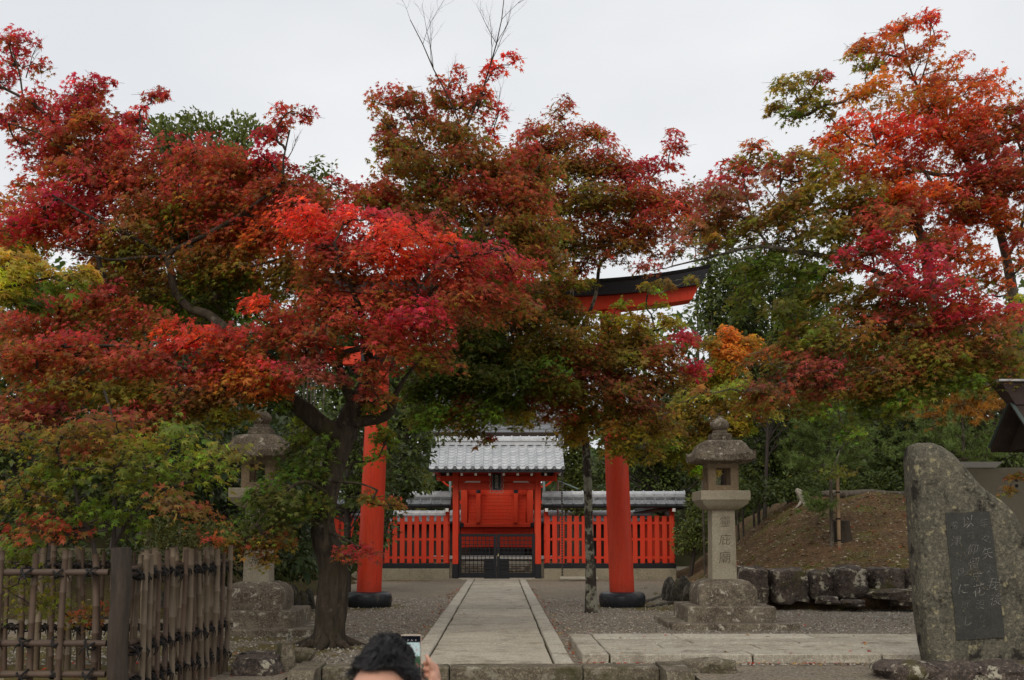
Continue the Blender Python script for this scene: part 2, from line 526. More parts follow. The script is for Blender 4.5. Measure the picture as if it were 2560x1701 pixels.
# landing below the steps, where the visitors stand, with the earth walls of the stair well
b = MB()
b.box(NX0 + .001, NX1 - .001, -15, NY + .3, LOW - .2, LOW)
tag(b.build('landing', M_PAVE), 'stone landing below the steps', kind='structure')
for nm, x0, x1 in (('bank_wall_west', NX0 - .3, NX0), ('bank_wall_east', NX1, NX1 + .3)):
    b = MB(); b.box(x0, x1, -15, NY - .6, LOW - .1, -.012, .02)
    tag(b.build(nm, M_STEP), 'stone side wall of the sunken landing', kind='structure')

# ---------------------------------------------------------------- mounds
def mound_h(x, y):
    x0 = 3.3 + max(0, y - 22) * .16
    sx = sstep(x0, x0 + 4.3, x + .35 * mnoise.noise(Vector((y * .5, 1, 0))))
    ya = 20.3 + 1.05 * sstep(4.4, 5.2, x)
    fy = .80 * sstep(ya, 21.75, y)
    if y > 21.7: fy += min(1.75, (y - 21.7) * .285)
    n = .17 * mnoise.noise(Vector((x * .8, y * .8, 4))) + .07 * mnoise.noise(Vector((x * 2.6, y * 2.6, 8)))
    return sx * fy + n * min(1, sx * fy * 2) - .03
def hsheet(name, fn, x0, x1, y0, y1, st, mat, label):
    nx, ny = int((x1 - x0) / st) + 1, int((y1 - y0) / st) + 1
    v = [(x0 + i * st, y0 + j * st, fn(x0 + i * st, y0 + j * st)) for j in range(ny) for i in range(nx)]
    f = [(j * nx + i, j * nx + i + 1, (j + 1) * nx + i + 1, (j + 1) * nx + i) for j in range(ny - 1) for i in range(nx - 1)]
    m = bpy.data.meshes.new(name); m.from_pydata(v, [], f); m.shade_smooth()
    return tag(link(name, m, mat), label, kind='structure')
def bank_h2(x, y):
    s1 = 1 - sstep(-4.3, -3.9, x)
    xx = -x
    sx = sstep(4.3, 6.6, xx + .35 * mnoise.noise(Vector((y * .5, 5, 0))))
    fy = sstep(18.6, 21.5, y)
    n = .10 * mnoise.noise(Vector((x * .8, y * .8, 14))) + .03 * mnoise.noise(Vector((x * 3, y * 3, 18)))
    return .95 * sx * fy + n * min(1, sx * fy * 2) - .03
hsheet('mound', mound_h, 3.2, 22.0, 20.0, 45.0, .2, M_SOIL, 'mossy earth mound strewn with fallen leaves')
hsheet('bank', bank_h2, -22.0, -4.0, 18.4, 45.0, .25, M_BANK, 'mossy earth bank behind the west lantern')
def far_h(x, y):
    c = 1 - .55 * math.exp(-(x / 7.5) ** 2)
    return 9.0 * sstep(50, 66, y) * c + 1.2 * mnoise.noise(Vector((x * .15, y * .15, 2))) * sstep(50, 60, y) - .1
hsheet('hills', far_h, -90, 90, 49, 120, 2.0, M_FARHILL, 'wooded rise behind the shrine')

# ---------------------------------------------------------------- main path: bedding, kerbs, cross slabs
PX0, PX1 = -1.06, .82
def slab_mesh(w, l, h, c=.012, seed=0):
    rr = random.Random(seed)
    j = lambda: rr.uniform(-.006, .006)
    b = MB()
    rings = []
    for z, i in ((-.05, 0), (h - c, 0), (h, c)):
        rings.append([(-w / 2 + i + j(), -l / 2 + i + j(), z), (w / 2 - i + j(), -l / 2 + i + j(), z),
                      (w / 2 - i + j(), l / 2 - i + j(), z + (rr.uniform(-.003, .003) if z > 0 else 0)), (-w / 2 + i + j(), l / 2 - i + j(), z)])
    b.loft(rings, False, True)
    return b.mesh('slab')
PY0, PY1 = 12.10, 35.55
b = MB(); b.box(PX0 + .06, PX1 - .06, PY0 + .03, PY1 - .03, -.06, .010)
path = tag(b.build('main_path', M_BANK), 'straight granite approach path to the gate', kind='structure')
kw = .225
y = PY0
k = 0
for side, xc in ((-1, PX0 + kw / 2), (1, PX1 - kw / 2)):
    y = PY0
    while y < PY1 - .3:
        l = min(rnd.uniform(1.7, 2.5), PY1 - y)
        link('kerb_slab', slab_mesh(kw - .014, l - .02, .052 + rnd.uniform(-.004, .004), .014, k), M_PAVE2, path, loc=(xc, y + l / 2, 0)); k += 1
        y += l
cw = (PX1 - PX0) - 2 * kw - .03
y = PY0
while y < PY1 - .2:
    l = min(rnd.uniform(.75, 1.15), PY1 - y)
    link('paving_slab', slab_mesh(cw - .008, l - .030, .046 + rnd.uniform(-.005, .005), .012, k), M_PAVE, path, loc=((PX0 + PX1) / 2, y + l / 2, 0)); k += 1
    y += l

# ---------------------------------------------------------------- cross path: a low raised pavement
CX0, CX1, CY0, CY1, CH = .93, 11.5, 12.45, 15.0, .105
b = MB(); b.box(CX0 + .06, CX1 - .06, CY0 + .06, CY1 - .06, -.04, CH - .03)
cross = tag(b.build('cross_path', M_BANK), 'low granite side path meeting the approach', kind='structure')
def cslab(x0, x1, y0, y1):
    global k
    link('paving_slab', slab_mesh(x1 - x0 - .018, y1 - y0 - .022, CH + rnd.uniform(-.004, .004), .012, k), M_PAVE if rnd.random() < .6 else M_PAVE2, cross,
         loc=((x0 + x1) / 2, (y0 + y1) / 2, 0)); k += 1
for i in range(3):
    cslab(CX0, CX0 + .31, CY0 + i * .85, CY0 + (i + 1) * .85)
for i in range(4):
    y0, y1 = CY0 + i * .6375, CY0 + (i + 1) * .6375
    x = CX0 + .31
    first = True
    while x < CX1 - .2:
        l = rnd.uniform(1.1, 2.0) * (.6 if first and i % 2 else 1)
        first = False
        cslab(x, min(x + l, CX1), y0, y1)
        x += l

# ---------------------------------------------------------------- steps
steps = thing('stone_steps', 'dark granite steps with end blocks at the foot of the path', 'steps', (-.1, 11.9, 0))
for x0, x1 in ((-1.92, -.55), (-.545, .885), (.89, 1.71)):
    b = MB(); b.box(x0 + .004, x1 - .004, 11.76, 12.10, -.17, .045 + rnd.uniform(-.004, .004), .018)
    b.build('step_block', M_STEP, steps)
for x0, x1 in ((-1.92, .1), (.105, 1.71)):
    b = MB(); b.box(x0 + .004, x1 - .004, 11.40, 11.78, -.34, -.172, .018); b.build('step_block', M_STEP, steps)
    b = MB(); b.box(x0 + .004, x1 - .004, 11.04, 11.42, -.50, -.342, .018); b.build('step_block', M_STEP, steps)
for x0, x1 in ((-2.19, -1.925), (1.715, 2.0)):
    b = MB()
    b.loft([[(x0, 11.0, LOW), (x1, 11.0, LOW), (x1, 12.14, LOW), (x0, 12.14, LOW)],
            [(x0, 11.0, -.30), (x1, 11.0, -.30), (x1, 12.14, .03), (x0, 12.14, .03)],
            [(x0, 11.35, .055), (x1, 11.35, .055), (x1, 12.14, .06), (x0, 12.14, .06)]])
    b.build('end_block', M_STEP, steps)

# ---------------------------------------------------------------- rocks
def rock_mesh(sx, sy, sz, seed, sub=3, flat=.55, rough=.28):
    bm = bmesh.new()
    bmesh.ops.create_icosphere(bm, subdivisions=sub, radius=1)
    for v in bm.verts:
        p = v.co.copy()
        m = max(abs(p.x), abs(p.y), abs(p.z))
        p = p.lerp(p / m * .85, flat)
        n = mnoise.noise(p * 1.2 + Vector((seed * 3.7, 0, 0))) + .45 * mnoise.noise(p * 3 + Vector((0, seed * 2.1, 0))) + .2 * mnoise.noise(p * 7 + Vector((0, seed, seed)))
        p *= 1 + rough * n
        v.co = Vector((p.x * sx, p.y * sy, p.z * sz))
    m = bpy.data.meshes.new('rock')
    bm.to_mesh(m); bm.free()
    m.shade_smooth()
    m.set_sharp_from_angle(angle=R(38))
    return m
# retaining wall of lichened boulders in front of the mound
wall = thing('boulder_wall', 'low retaining wall of dark lichened boulders before the mound', 'stone wall', tuple(at(1900, 1395, 21.3).xy) + (0,))
sd = 3
for xa, xb, top, bot in ((1700, 1768, 1308, 1392), (1770, 1858, 1312, 1388), (1862, 1916, 1318, 1380), (1914, 1994, 1308, 1375), (1996, 2080, 1310, 1360),
                         (2080, 2140, 1312, 1366), (2140, 2230, 1306, 1372), (2232, 2330, 1312, 1380), (2335, 2420, 1310, 1385)):
    Y = 21.35 + rnd.uniform(-.1, .1)
    p0, p1 = at(xa, top, Y), at(xb, bot, Y)
    link('stone', rock_mesh((p1.x - p0.x) * .56, .42, (p0.z - p1.z) * .60, sd, 4, flat=.86, rough=.13), M_ROCK, wall,
         loc=((p0.x + p1.x) / 2, Y + .1, (p0.z + p1.z) / 2), rot=(rnd.uniform(-.1, .1), rnd.uniform(-.06, .06), rnd.uniform(-.15, .15))); sd += 1
for xa, xb, top, bot in ((2000, 2120, 1358, 1382), (2050, 2135, 1372, 1398), (1940, 1990, 1384, 1398), (1880, 1930, 1376, 1392)):
    Y = 20.95
    p0, p1 = at(xa, top, Y), at(xb, bot, Y)
    link('stone', rock_mesh((p1.x - p0.x) * .55, .3, max(.09, (p0.z - p1.z) * .6), sd, 3, rough=.25), M_ROCK, wall, loc=((p0.x + p1.x) / 2, Y, max(.05, (p0.z + p1.z) / 2))); sd += 1
def edging(name, label, pts, h0, n, seed):
    e = thing(name, label, 'edging', (pts[0][0], pts[0][1], 0))
    rr = random.Random(seed)
    for i in range(n):
        t_ = i / (n - 1) * (len(pts) - 1)
        k0 = min(int(t_), len(pts) - 2); u = t_ - k0
        x = pts[k0][0] * (1 - u) + pts[k0 + 1][0] * u
        y_ = pts[k0][1] * (1 - u) + pts[k0 + 1][1] * u
        h = h0 * rr.uniform(.75, 1.2)
        link('stone', rock_mesh(rr.uniform(.07, .13), .12, h * .6, rr.uniform(0, 50), 2, rough=.25), M_SLATE, e, loc=(x, y_, h * .42), rot=(rr.uniform(-.15, .25), rr.uniform(-.2, .2), rr.uniform(-.4, .4)))
edging('slate_edging', 'upright mossy slates at the toe of the mound', [(3.75, 24.5), (3.85, 23.0), (4.2, 21.9), (4.75, 21.45)], .55, 16, 5)
edging('slate_edging', 'upright grey slates behind the west lantern', [(-6.3, 19.6), (-5.2, 19.4), (-4.3, 20.0), (-3.75, 21.5)], .5, 18, 6)

for nm, lb, x, y_, Y, sx, sy, sz in (
    ('rock', 'dark rounded rock with yellow lichen beside the west step block', 590, 1560, 11.6, .28, .26, .16),
    ('rock', 'tall narrow pale rock leaning on the west step block', 655, 1555, 11.85, .10, .16, .26),
    ('rock', 'small smooth rock at the foot of the forked maple', 700, 1508, 12.6, .13, .12, .08),
    ('rock', 'flat rock half buried in moss before the forked maple', 605, 1512, 13.0, .30, .2, .07),
    ('rock', 'flat pale rock by the east step block', 1605, 1535, 12.3, .22, .22, .05),
    ('rock', 'long weathered rock edging the landing below the side path', 1640, 1562, 11.75, .30, .2, .12)):
    p = at(x, y_, Y)
    tag(link(nm, rock_mesh(sx, sy, sz, sd, 3), M_ROCK if 'dark' in lb or 'flat rock' in lb else M_STEP, loc=(p.x, p.y, max(p.z, sz * .25)), rot=(0, 0, rnd.uniform(-.5, .5))), lb, 'rock'); sd += 1
# ================================================================== BUILT THINGS
def brush_text(body, size, pitch, seed, thin, shear, jit, mat, parent, loc, rot):
    """a column of characters set one by one, each a little off true, as cut by hand"""
    g = random.Random(seed)
    n = len(body)
    for i, ch in enumerate(body):
        m = text_mesh(ch, size * g.uniform(1 - jit, 1 + jit), 0.0, 1.0, thin * size, shear)
        a = g.uniform(-.16, .16)
        ca_, sa_ = math.cos(a), math.sin(a)
        dx, dy = g.uniform(-.06, .06) * size, ((n - 1) / 2 - i) * pitch
        for v in m.vertices:
            x, y_ = v.co.x, v.co.y
            v.co = (x * ca_ - y_ * sa_ + dx, x * sa_ + y_ * ca_ + dy, 0)
        link('character', m, mat, parent, loc=loc, rot=rot)
def text_mesh(body, size, depth, line=1.0, offset=0.0, shear=0.0):
    c = bpy.data.curves.new('lettering', 'FONT')
    c.body = body
    c.size = size
    c.extrude = depth
    c.offset = offset
    c.shear = shear
    c.align_x = 'CENTER'
    c.align_y = 'CENTER'
    c.space_line = line
    c.resolution_u = 2
    o = bpy.data.objects.new('lettering', c)
    m = bpy.data.meshes.new_from_object(o)
    bpy.data.objects.remove(o)
    m.materials.clear()
    return m

# ---------------------------------------------------------------- torii
TY = 22.3
torii = thing('torii_gate', 'tall vermilion torii with black cap and black round bases', 'torii', (-.1, TY, 0))
TXL, TXR = -2.69, 2.49
for x, s in ((TXL, 1), (TXR, -1)):
    b = MB()
    n = 10
    pts = [(x + s * .19 * i / n * 1.0, TY, .22 + (6.15 - .22) * i / n) for i in range(n + 1)]
    b.tube(pts, [.255 - .035 * i / n for i in range(n + 1)], 32)
    b.build('pillar', M_RED, torii, smooth=40)
    b = MB()
    b.lathe([(.40, -.05), (.455, .02), (.475, .10), (.475, .20), (.45, .265), (.39, .295), (.26, .305)], x, TY, 40)
    b.build('pillar_base', M_BLACKSTONE, torii, smooth=50)
cx = (TXL + TXR) / 2
def curved_beam(mb, half, z0, z1, y0, y1, rise, end_slant, n=28, zr=None):
    rings = []
    for i in range(n + 1):
        u = -1 + 2 * i / n
        r_ = rise * abs(u) ** 2.6
        r2 = (zr if zr is not None else rise) * abs(u) ** 2.6
        xb, xt = cx + u * (half - end_slant), cx + u * half
        rings.append([(xb, TY + y0, z0 + r_), (xb, TY + y1, z0 + r_), (xt, TY + y1 * 1.06, z1 + r2), (xt, TY + y0 * 1.06, z1 + r2)])
    mb.loft(rings)
b = MB(); curved_beam(b, 4.22, 6.06, 6.345, -.23, .23, .27, .14); b.build('lintel', M_RED, torii, smooth=30)
b = MB(); curved_beam(b, 4.42, 6.35, 6.60, -.36, .36, .27, .17, zr=.36); b.build('cap_beam', M_BLACK, torii, smooth=30)
b = MB()
curved_beam(b, 4.46, 6.604, 6.66, -.40, .40, .36, .03, zr=.37); b.build('cap_roof', M_BLACK, torii, smooth=30)
b = MB(); b.box(cx - 3.45, cx + 3.45, TY - .10, TY + .10, 4.98, 5.36, .015); b.build('tie_beam', M_RED, torii)
b = MB(); b.box(cx - .17, cx + .17, TY - .09, TY + .09, 5.362, 6.07, .01); b.build('centre_strut', M_RED, torii)
for x in (TXL + .16, TXR - .16):
    for s in (-1, 1):
        b = MB(); b.box(x + s * .26, x + s * .36, TY - .13, TY + .13, 4.93, 5.40, .01); b.build('wedge', M_BLACK, torii)

# ---------------------------------------------------------------- shrine gate
GY = 36.0
GX = -.12
gate = thing('shrine_gate', 'vermilion shrine gate with silver tiled roof at the end of the path', 'gate', (GX, GY, 0))
for s in (-1, 1):
    for dy in (0, 1.0):
        x = GX + s * 1.37
        b = MB(); b.box(x - .095, x + .095, GY - .1 + dy, GY + .1 + dy, .50, 3.75, .012); b.build('post', M_RED, gate)
        b = MB(); b.box(x - .102, x + .102, GY - .107 + dy, GY + .107 + dy, .0, .5, .012); b.build('post_shoe', M_BLACK, gate)
b = MB(); b.box(GX - 1.27, GX + 1.27, GY - .075, GY + .075, 2.96, 3.20, .012); b.build('lintel', M_RED2, gate)
b = MB(); b.box(GX - 2.0, GX + 2.0, GY - .085, GY + .085, 3.25, 3.42, .012); b.build('upper_beam', M_RED2, gate)
b = MB(); b.box(GX - 1.27, GX + 1.27, GY - .03, GY + .03, 3.20, 3.25); b.box(GX - 1.27, GX + 1.27, GY - .02, GY + .02, 3.42, 3.8); b.build('transom_board', M_RED2, gate)
for s in (-1, 1):
    b = MB()
    b.add([(GX + s * .55, GY - .06, 3.2), (GX + s * 1.1, GY - .06, 3.2), (GX + s * .75, GY - .06, 3.4), (GX + s * .55, GY - .06, 3.4)], [(0, 1, 2, 3) if s > 0 else (3, 2, 1, 0)])
    b.build('bracket', M_WHITEEND, gate)
for s in (-1, 1):
    b = MB(); b.box(GX + s * 2.01 - .05, GX + s * 2.01 + .05, GY - .9, GY + 1.9, 3.5, 3.6, .01); b.build('purlin', M_RED2, gate)
# roof body: two slopes, eaves, rafters
RW0, RW1 = GX - 2.2, GX + 2.2
EYE_Y, RID_Y = GY - .95, GY + .45
EZ, RZ = 3.60, 4.50
roof = MB()
roof.add([(RW0, EYE_Y, EZ - .02), (RW1, EYE_Y, EZ - .02), (RW1, RID_Y, RZ - .02), (RW0, RID_Y, RZ - .02), (RW1, RID_Y + 1.4, EZ - .02), (RW0, RID_Y + 1.4, EZ - .02),
          (RW0, EYE_Y, EZ - .10), (RW1, EYE_Y, EZ - .10), (RW1, RID_Y, RZ - .16), (RW0, RID_Y, RZ - .16), (RW1, RID_Y + 1.4, EZ - .10), (RW0, RID_Y + 1.4, EZ - .10)],
         [(0, 1, 2, 3), (3, 2, 4, 5), (7, 6, 9, 8), (8, 9, 11, 10), (0, 6, 7, 1), (5, 4, 10, 11), (1, 7, 8, 2), (2, 8, 10, 4), (3, 9, 6, 0), (5, 11, 9, 3)])
groof = roof.build('roof', M_DARKWOOD, gate)
def pantile(w, l, th=.022, round_=.055):
    b = MB()
    n = 9
    prof = []
    for i in range(n):
        u = i / (n - 1)
        z = -.028 * math.sin(math.pi * min(1, u / .68)) if u < .68 else round_ * math.sin(math.pi * (u - .68) / .40)
        prof.append((u * w, max(z, -.03)))
    top = [(x, 0, z + th) for x, z in prof] + [(x, l, z + .004) for x, z in prof]
    low = [(x, 0, z - .004) for x, z in prof]
    v = top + low
    f = [(i, i + 1, n + i + 1, n + i) for i in range(n - 1)] + [(2 * n + i, 2 * n + i + 1, i + 1, i) for i in range(n - 1)]
    b.add(v, f)
    return b.mesh('tile', 50)
slope = math.atan2(RZ - EZ, RID_Y - EYE_Y)
SL = math.hypot(RZ - EZ, RID_Y - EYE_Y)
NC, NR = 15, 9
tw, tl = (RW1 - RW0) / NC, SL / NR
tmesh = pantile(tw, tl * 1.12)
tmesh.materials.append(M_TILE)
for r_ in range(NR):
    for c_ in range(NC):
        d = r_ * tl - .02
        link('tile', tmesh, None, groof, loc=(RW0 + c_ * tw, EYE_Y + d * math.cos(slope), EZ + .018 + d * math.sin(slope) + .004 * rnd.random()), rot=(slope, 0, rnd.uniform(-.006, .006)))
b = MB(); b.box(RW0, RW1, EYE_Y - .02, EYE_Y + .03, EZ - .11, EZ - .022); b.build('eave_board', M_BLACK, gate)
em = MB(); em.lathe([(.0, 0), (.055, 0), (.062, .012), (.062, .06), (.0, .06)], 0, 0, 14)
em = em.mesh('eave_tile', 40); em.materials.append(M_TILEDARK)
for c_ in range(NC):
    link('eave_tile', em, None, groof, loc=(RW0 + (c_ + .86) * tw, EYE_Y - .025, EZ + .035), rot=(R(90) , 0, 0))
# rafters with white painted ends
rm = MB(); rm.box(-.035, .035, -.02, 1.35, -.045, .045)
rm = rm.mesh('rafter'); rm.materials.append(M_RED2)
wm = MB(); wm.box(-.037, .037, -.006, 0, -.047, .047)
wm = wm.mesh('rafter_end'); wm.materials.append(M_WHITEEND)
for i in range(10):
    x = RW0 + .15 + i * (RW1 - RW0 - .3) / 9
    link('rafter', rm, None, gate, loc=(x, EYE_Y + .14, EZ - .145), rot=(slope * .9, 0, 0))
    link('rafter_end', wm, None, gate, loc=(x, EYE_Y + .118, EZ - .165), rot=(slope * .9, 0, 0))
# ridge
b = MB(); b.box(RW0 + .12, RW1 - .06, RID_Y - .13, RID_Y + .13, RZ - .02, RZ + .10, .01); b.box(RW0 + .10, RW1 - .04, RID_Y - .16, RID_Y + .16, RZ + .102, RZ + .15, .01)
b.build('ridge', M_TILE, groof)
rc = MB()
pr = [(math.cos(a) * .15, math.sin(a) * .14) for a in [math.pi * i / 8 for i in range(9)]]
rc.loft([[(0, y_, z) for y_, z in pr], [(.27, y_, z) for y_, z in pr]])
rc.loft([[(.25, y_ * 1.18, z * 1.18) for y_, z in pr], [(.29, y_ * 1.18, z * 1.18) for y_, z in pr]])
rc = rc.mesh('ridge_tile', 40); rc.materials.append(M_TILE)
nrc = int((RW1 - RW0 - .2) / .29)
for i in range(nrc):
    link('ridge_tile', rc, None, groof, loc=(RW0 + .12 + i * .29, RID_Y, RZ + .152))
for x in (RW0 + .06, RW1 - .06):
    b = MB(); b.box(x - .055, x + .055, RID_Y - .22, RID_Y + .22, RZ - .12, RZ + .36, .03); b.build('ridge_end', M_TILEDARK, groof)
# plaque with carved scalloped frame
plaque = MB(); plaque.box(GX - .005 - .13, GX - .005 + .13, GY - .20, GY - .16, 2.96, 3.48, .006)
pq = plaque.build('plaque', M_BLACK, gate)
b = MB()
for x0, x1, z0, z1 in ((-.155, -.13, 2.93, 3.50), (.13, .155, 2.93, 3.50), (-.155, .155, 2.93, 2.955)):
    b.box(GX - .005 + x0, GX - .005 + x1, GY - .215, GY - .165, z0, z1, .004)
b.build('plaque_frame', M_TILEDARK, pq)
b = MB()
for s in (-1, 1):
    pts = [Vector((GX - .005 + s * (.215 + .022 * math.cos(i * math.pi / 4)), GY - .2, 2.87 + i * .62 / 24)) for i in range(25)]
    b.tube(pts, [.011] * 25, 6)
pts = [Vector((GX - .005 - .23 + .46 * i / 24, GY - .2, 2.865 + .02 * math.cos(i * math.pi / 4))) for i in range(25)]
b.tube(pts, [.011] * 25, 6)
b.build('plaque_scroll', paint('pinkish_gilt', (.42, .31, .25), .6, .3), pq)
brush_text('鎮國靈祠', .115, .118, 9, 0.0, 0.0, .04, paint('dull_gold', (.42, .40, .31), .5, .2), pq, (GX - .005, GY - .204, 3.215), (R(90), 0, 0))
# lattice doors
for s in (-1, 1):
    dr = MB()
    x0, x1 = (GX - 1.265, GX - .006) if s < 0 else (GX + .006, GX + 1.265)
    z0, z1 = .06, 1.50
    for xa, xb, za, zb in ((x0, x0 + .10, z0, z1), (x1 - .10, x1, z0, z1), (x0 + .1, x1 - .1, z0, z0 + .16), (x0 + .1, x1 - .1, z1 - .09, z1)):
        dr.box(xa, xb, GY - .035, GY + .035, za, zb, .006)
    door = dr.build('door', M_BLACK, gate)
    for i in range(1, 8):
        x = x0 + .1 + (x1 - x0 - .2) * i / 8
        b = MB(); b.box(x - .011, x + .011, GY - .016, GY + .012, z0 + .16, z1 - .09); b.build('lattice_bar', M_BLACK, door)
    for i in range(1, 9):
        z = z0 + .16 + (z1 - z0 - .25) * i / 9
        b = MB(); b.box(x0 + .1, x1 - .1, GY - .013, GY + .016, z - .010, z + .010); b.build('lattice_bar', M_BLACK, door)
    b = MB(); b.box(*( (x1 - .42, x1 - .10) if s < 0 else (x0 + .10, x0 + .40)), GY + .018, GY + .03, z0 + .16, z0 + .62); b.build('door_panel', M_BLACK, door)
    if s > 0:
        b = MB(); b.box(x0 + .02, x0 + .065, GY - .06, GY - .036, .76, .82, .006); b.tube([Vector((x0 + .043 + .018 * math.cos(a), GY - .048, .82 + .03 * math.sin(a))) for a in [math.pi * i / 6 for i in range(7)]], [.005] * 7, 6)
        b.build('padlock', paint('brass', (.45, .38, .2), .35, .1), door)
b = MB(); b.box(GX - 1.27, GX + 1.27, GY - .12, GY + .35, -.02, .045, .01); b.build('threshold', M_PAVE2, gate)
b = MB(); b.box(GX - .42, GX + .42, GY - .17, GY - .125, .0, .07, .01); b.build('door_stop', M_BLACK, gate)
for s in (-1, 1):
    b = MB(); b.box(GX + s * 1.37 - .2, GX + s * 1.37 + .2, GY - .22, GY + .2, -.02, .03, .01); b.build('post_stone', M_CONCRETE, gate)

# ---------------------------------------------------------------- tile-capped picket fences
slm = MB(); slm.box(-.077, .077, -.018, .018, 0, 1.56, .004)
slm = slm.mesh('slat'); slm.materials.append(M_RED2)
def flat_tile(l, w):
    b = MB()
    b.loft([[(0, -w, -.012), (l - .01, -w, -.012), (l - .01, 0, -.012), (0, 0, -.012)], [(0, -w, .018), (l - .01, -w, .018), (l - .01, 0, .012), (0, 0, .012)]])
    b.box(-.02, .035, -w - .006, 0, .012, .045, .008)
    return b.mesh('tile')
ftm = flat_tile(.33, .46); ftm.materials.append(M_TILEDARK)
rtm = MB()
pr = [(math.cos(a) * .135, math.sin(a) * .12) for a in [math.pi * i / 8 for i in range(9)]]
rtm.loft([[(0, y_, z) for y_, z in pr], [(.32, y_, z) for y_, z in pr]])
rtm.loft([[(.30, y_ * 1.2, z * 1.2) for y_, z in pr], [(.34, y_ * 1.2, z * 1.2) for y_, z in pr]])
rtm = rtm.mesh('ridge_tile', 40); rtm.materials.append(M_TILE)
def capped_roof(parent, p0, ux, L, zr, end=True):
    """tile cap of length L from p0 along ux (unit, horizontal), ridge height zr"""
    ang = math.atan2(ux.y, ux.x)
    core = MB()
    a, c = Vector((p0.x, p0.y, 0)), Vector((-ux.y, ux.x, 0))
    def P(u, v, z): 
        q = a + ux * u + c * v
        return (q.x, q.y, z)
    core.add([P(0, -.46, zr - .49), P(L, -.46, zr - .49), P(L, 0, zr - .22), P(0, 0, zr - .22), P(L, .46, zr - .49), P(0, .46, zr - .49), P(0, -.42, zr - .54), P(L, -.42, zr - .54), P(L, .42, zr - .54), P(0, .42, zr - .54)],
             [(0, 1, 2, 3), (3, 2, 4, 5), (6, 9, 8, 7), (0, 6, 7, 1), (5, 4, 8, 9), (1, 7, 8, 4, 2), (0, 3, 5, 9, 6)])
    rf = core.build('roof', M_BLACK, parent)
    for v0, v1, z0, z1, m in ((-.15, .15, zr - .24, zr - .17, M_TILEDARK), (-.13, .13, zr - .168, zr - .10, M_TILE)):
        q = MB()
        q.loft([[P(0, v0, z0), P(L, v0, z0), P(L, v1, z0), P(0, v1, z0)], [P(0, v0, z1), P(L, v0, z1), P(L, v1, z1), P(0, v1, z1)]])
        q.build('ridge_course', m, rf)
    n = max(1, round(L / .33))
    st = math.atan2(.27, .46)
    for i in range(n):
        for sgn in (1, -1):
            if sgn > 0:
                q = a + ux * (i * L / n)
                link('tile', ftm, None, rf, loc=(q.x, q.y, zr - .20), rot=(st, 0, ang))
            else:
                q = a + ux * ((i + 1) * L / n)
                link('tile', ftm, None, rf, loc=(q.x, q.y, zr - .20), rot=(st, 0, ang + math.pi))
        q = a + ux * (i * L / n)
        link('ridge_tile', rtm, None, rf, loc=(q.x, q.y, zr - .10), rot=(0, 0, ang))
def picket_fence(label, x0, x1, y, n, z_r=2.9, plinth=True, side=1):
    fe = thing('picket_fence', label, 'fence', ((x0 + x1) / 2, y, 0))
    b = MB(); b.box(x0, x1, y - .16, y + .16, -.05, .36, .012); b.build('plinth', M_CONCRETE, fe)
    b = MB(); b.box(x0, x1, y - .12, y + .12, .362, .52, .01); b.build('sill', M_BLACK, fe)
    for z in (.72, 1.32, 1.86):
        b = MB(); b.box(x0 + .01, x1 - .01, y + .0, y + .05, z - .04, z + .04); b.build('rail', M_RED2, fe)
    for i in range(n):
        x = x0 + (i + .5) * (x1 - x0) / n
        link('slat', slm, None, fe, loc=(x + rnd.uniform(-.008, .008), y - .022, .535 + rnd.uniform(-.008, .008)), rot=(0, rnd.uniform(-.006, .006), 0))
    npost = max(2, round((x1 - x0) / 2.2) + 1)
    for i in range(npost):
        x = x0 + .08 + i * (x1 - x0 - .16) / (npost - 1)
        b = MB(); b.box(x - .07, x + .07, y + .06, y + .2, .52, z_r - .55, .008); b.build('post', M_RED2, fe)
        b = MB(); b.box(x - .05, x + .05, y - .30, y + .42, z_r - .67, z_r - .56, .006); b.build('arm', M_RED2, fe)
        b = MB(); b.box(x - .05, x + .05, y - .312, y - .302, z_r - .67, z_r - .56); b.build('arm_end', M_WHITEEND, fe)
    capped_roof(fe, Vector((x0 - .05 if side > 0 else x0 - .35, y + .1, 0)), Vector((1, 0, 0)), (x1 - x0) + .40, z_r)
    return fe
picket_fence('vermilion picket fence with tile cap east of the gate', GX + 1.56, 5.80, GY, 18)
picket_fence('vermilion picket fence with tile cap west of the gate', -6.04, GX - 1.56, GY, 18, side=-1)
def side_fence(label, x, y0, y1, n):
    fe = thing('picket_fence', label, 'fence', (x, (y0 + y1) / 2, 0))
    b = MB(); b.box(x - .16, x + .16, y0, y1, -.05, .36, .012); b.build('plinth', M_CONCRETE, fe)
    b = MB(); b.box(x - .12, x + .12, y0, y1, .362, .52, .01); b.build('sill', M_BLACK, fe)
    for z in (.72, 1.32, 1.86):
        b = MB(); b.box(x - .025, x + .025, y0, y1, z - .04, z + .04); b.build('rail', M_RED2, fe)
    for i in range(n):
        link('slat', slm, None, fe, loc=(x + (.045 if x < 0 else -.045), y0 + (i + .5) * (y1 - y0) / n, .535), rot=(0, 0, R(90)))
    capped_roof(fe, Vector((x, y0 + .12, 0)), Vector((0, 1, 0)), y1 - y0 - .2, 2.86)
side_fence('vermilion side fence running back from the east corner', 5.72, 36.25, 43.0, 26)
side_fence('vermilion side fence running back from the west corner', -5.96, 36.25, 43.0, 26)
rear = thing('rear_fence', 'low silver tiled fence closing the back of the shrine yard', 'fence', (0, 43.3, 0))
b = MB(); b.box(-6.0, 5.8, 43.2, 43.4, -.05, 1.9, .01); b.build('board_wall', M_DARKWOOD, rear)
capped_roof(rear, Vector((-6.2, 43.3, 0)), Vector((1, 0, 0)), 12.2, 2.42)

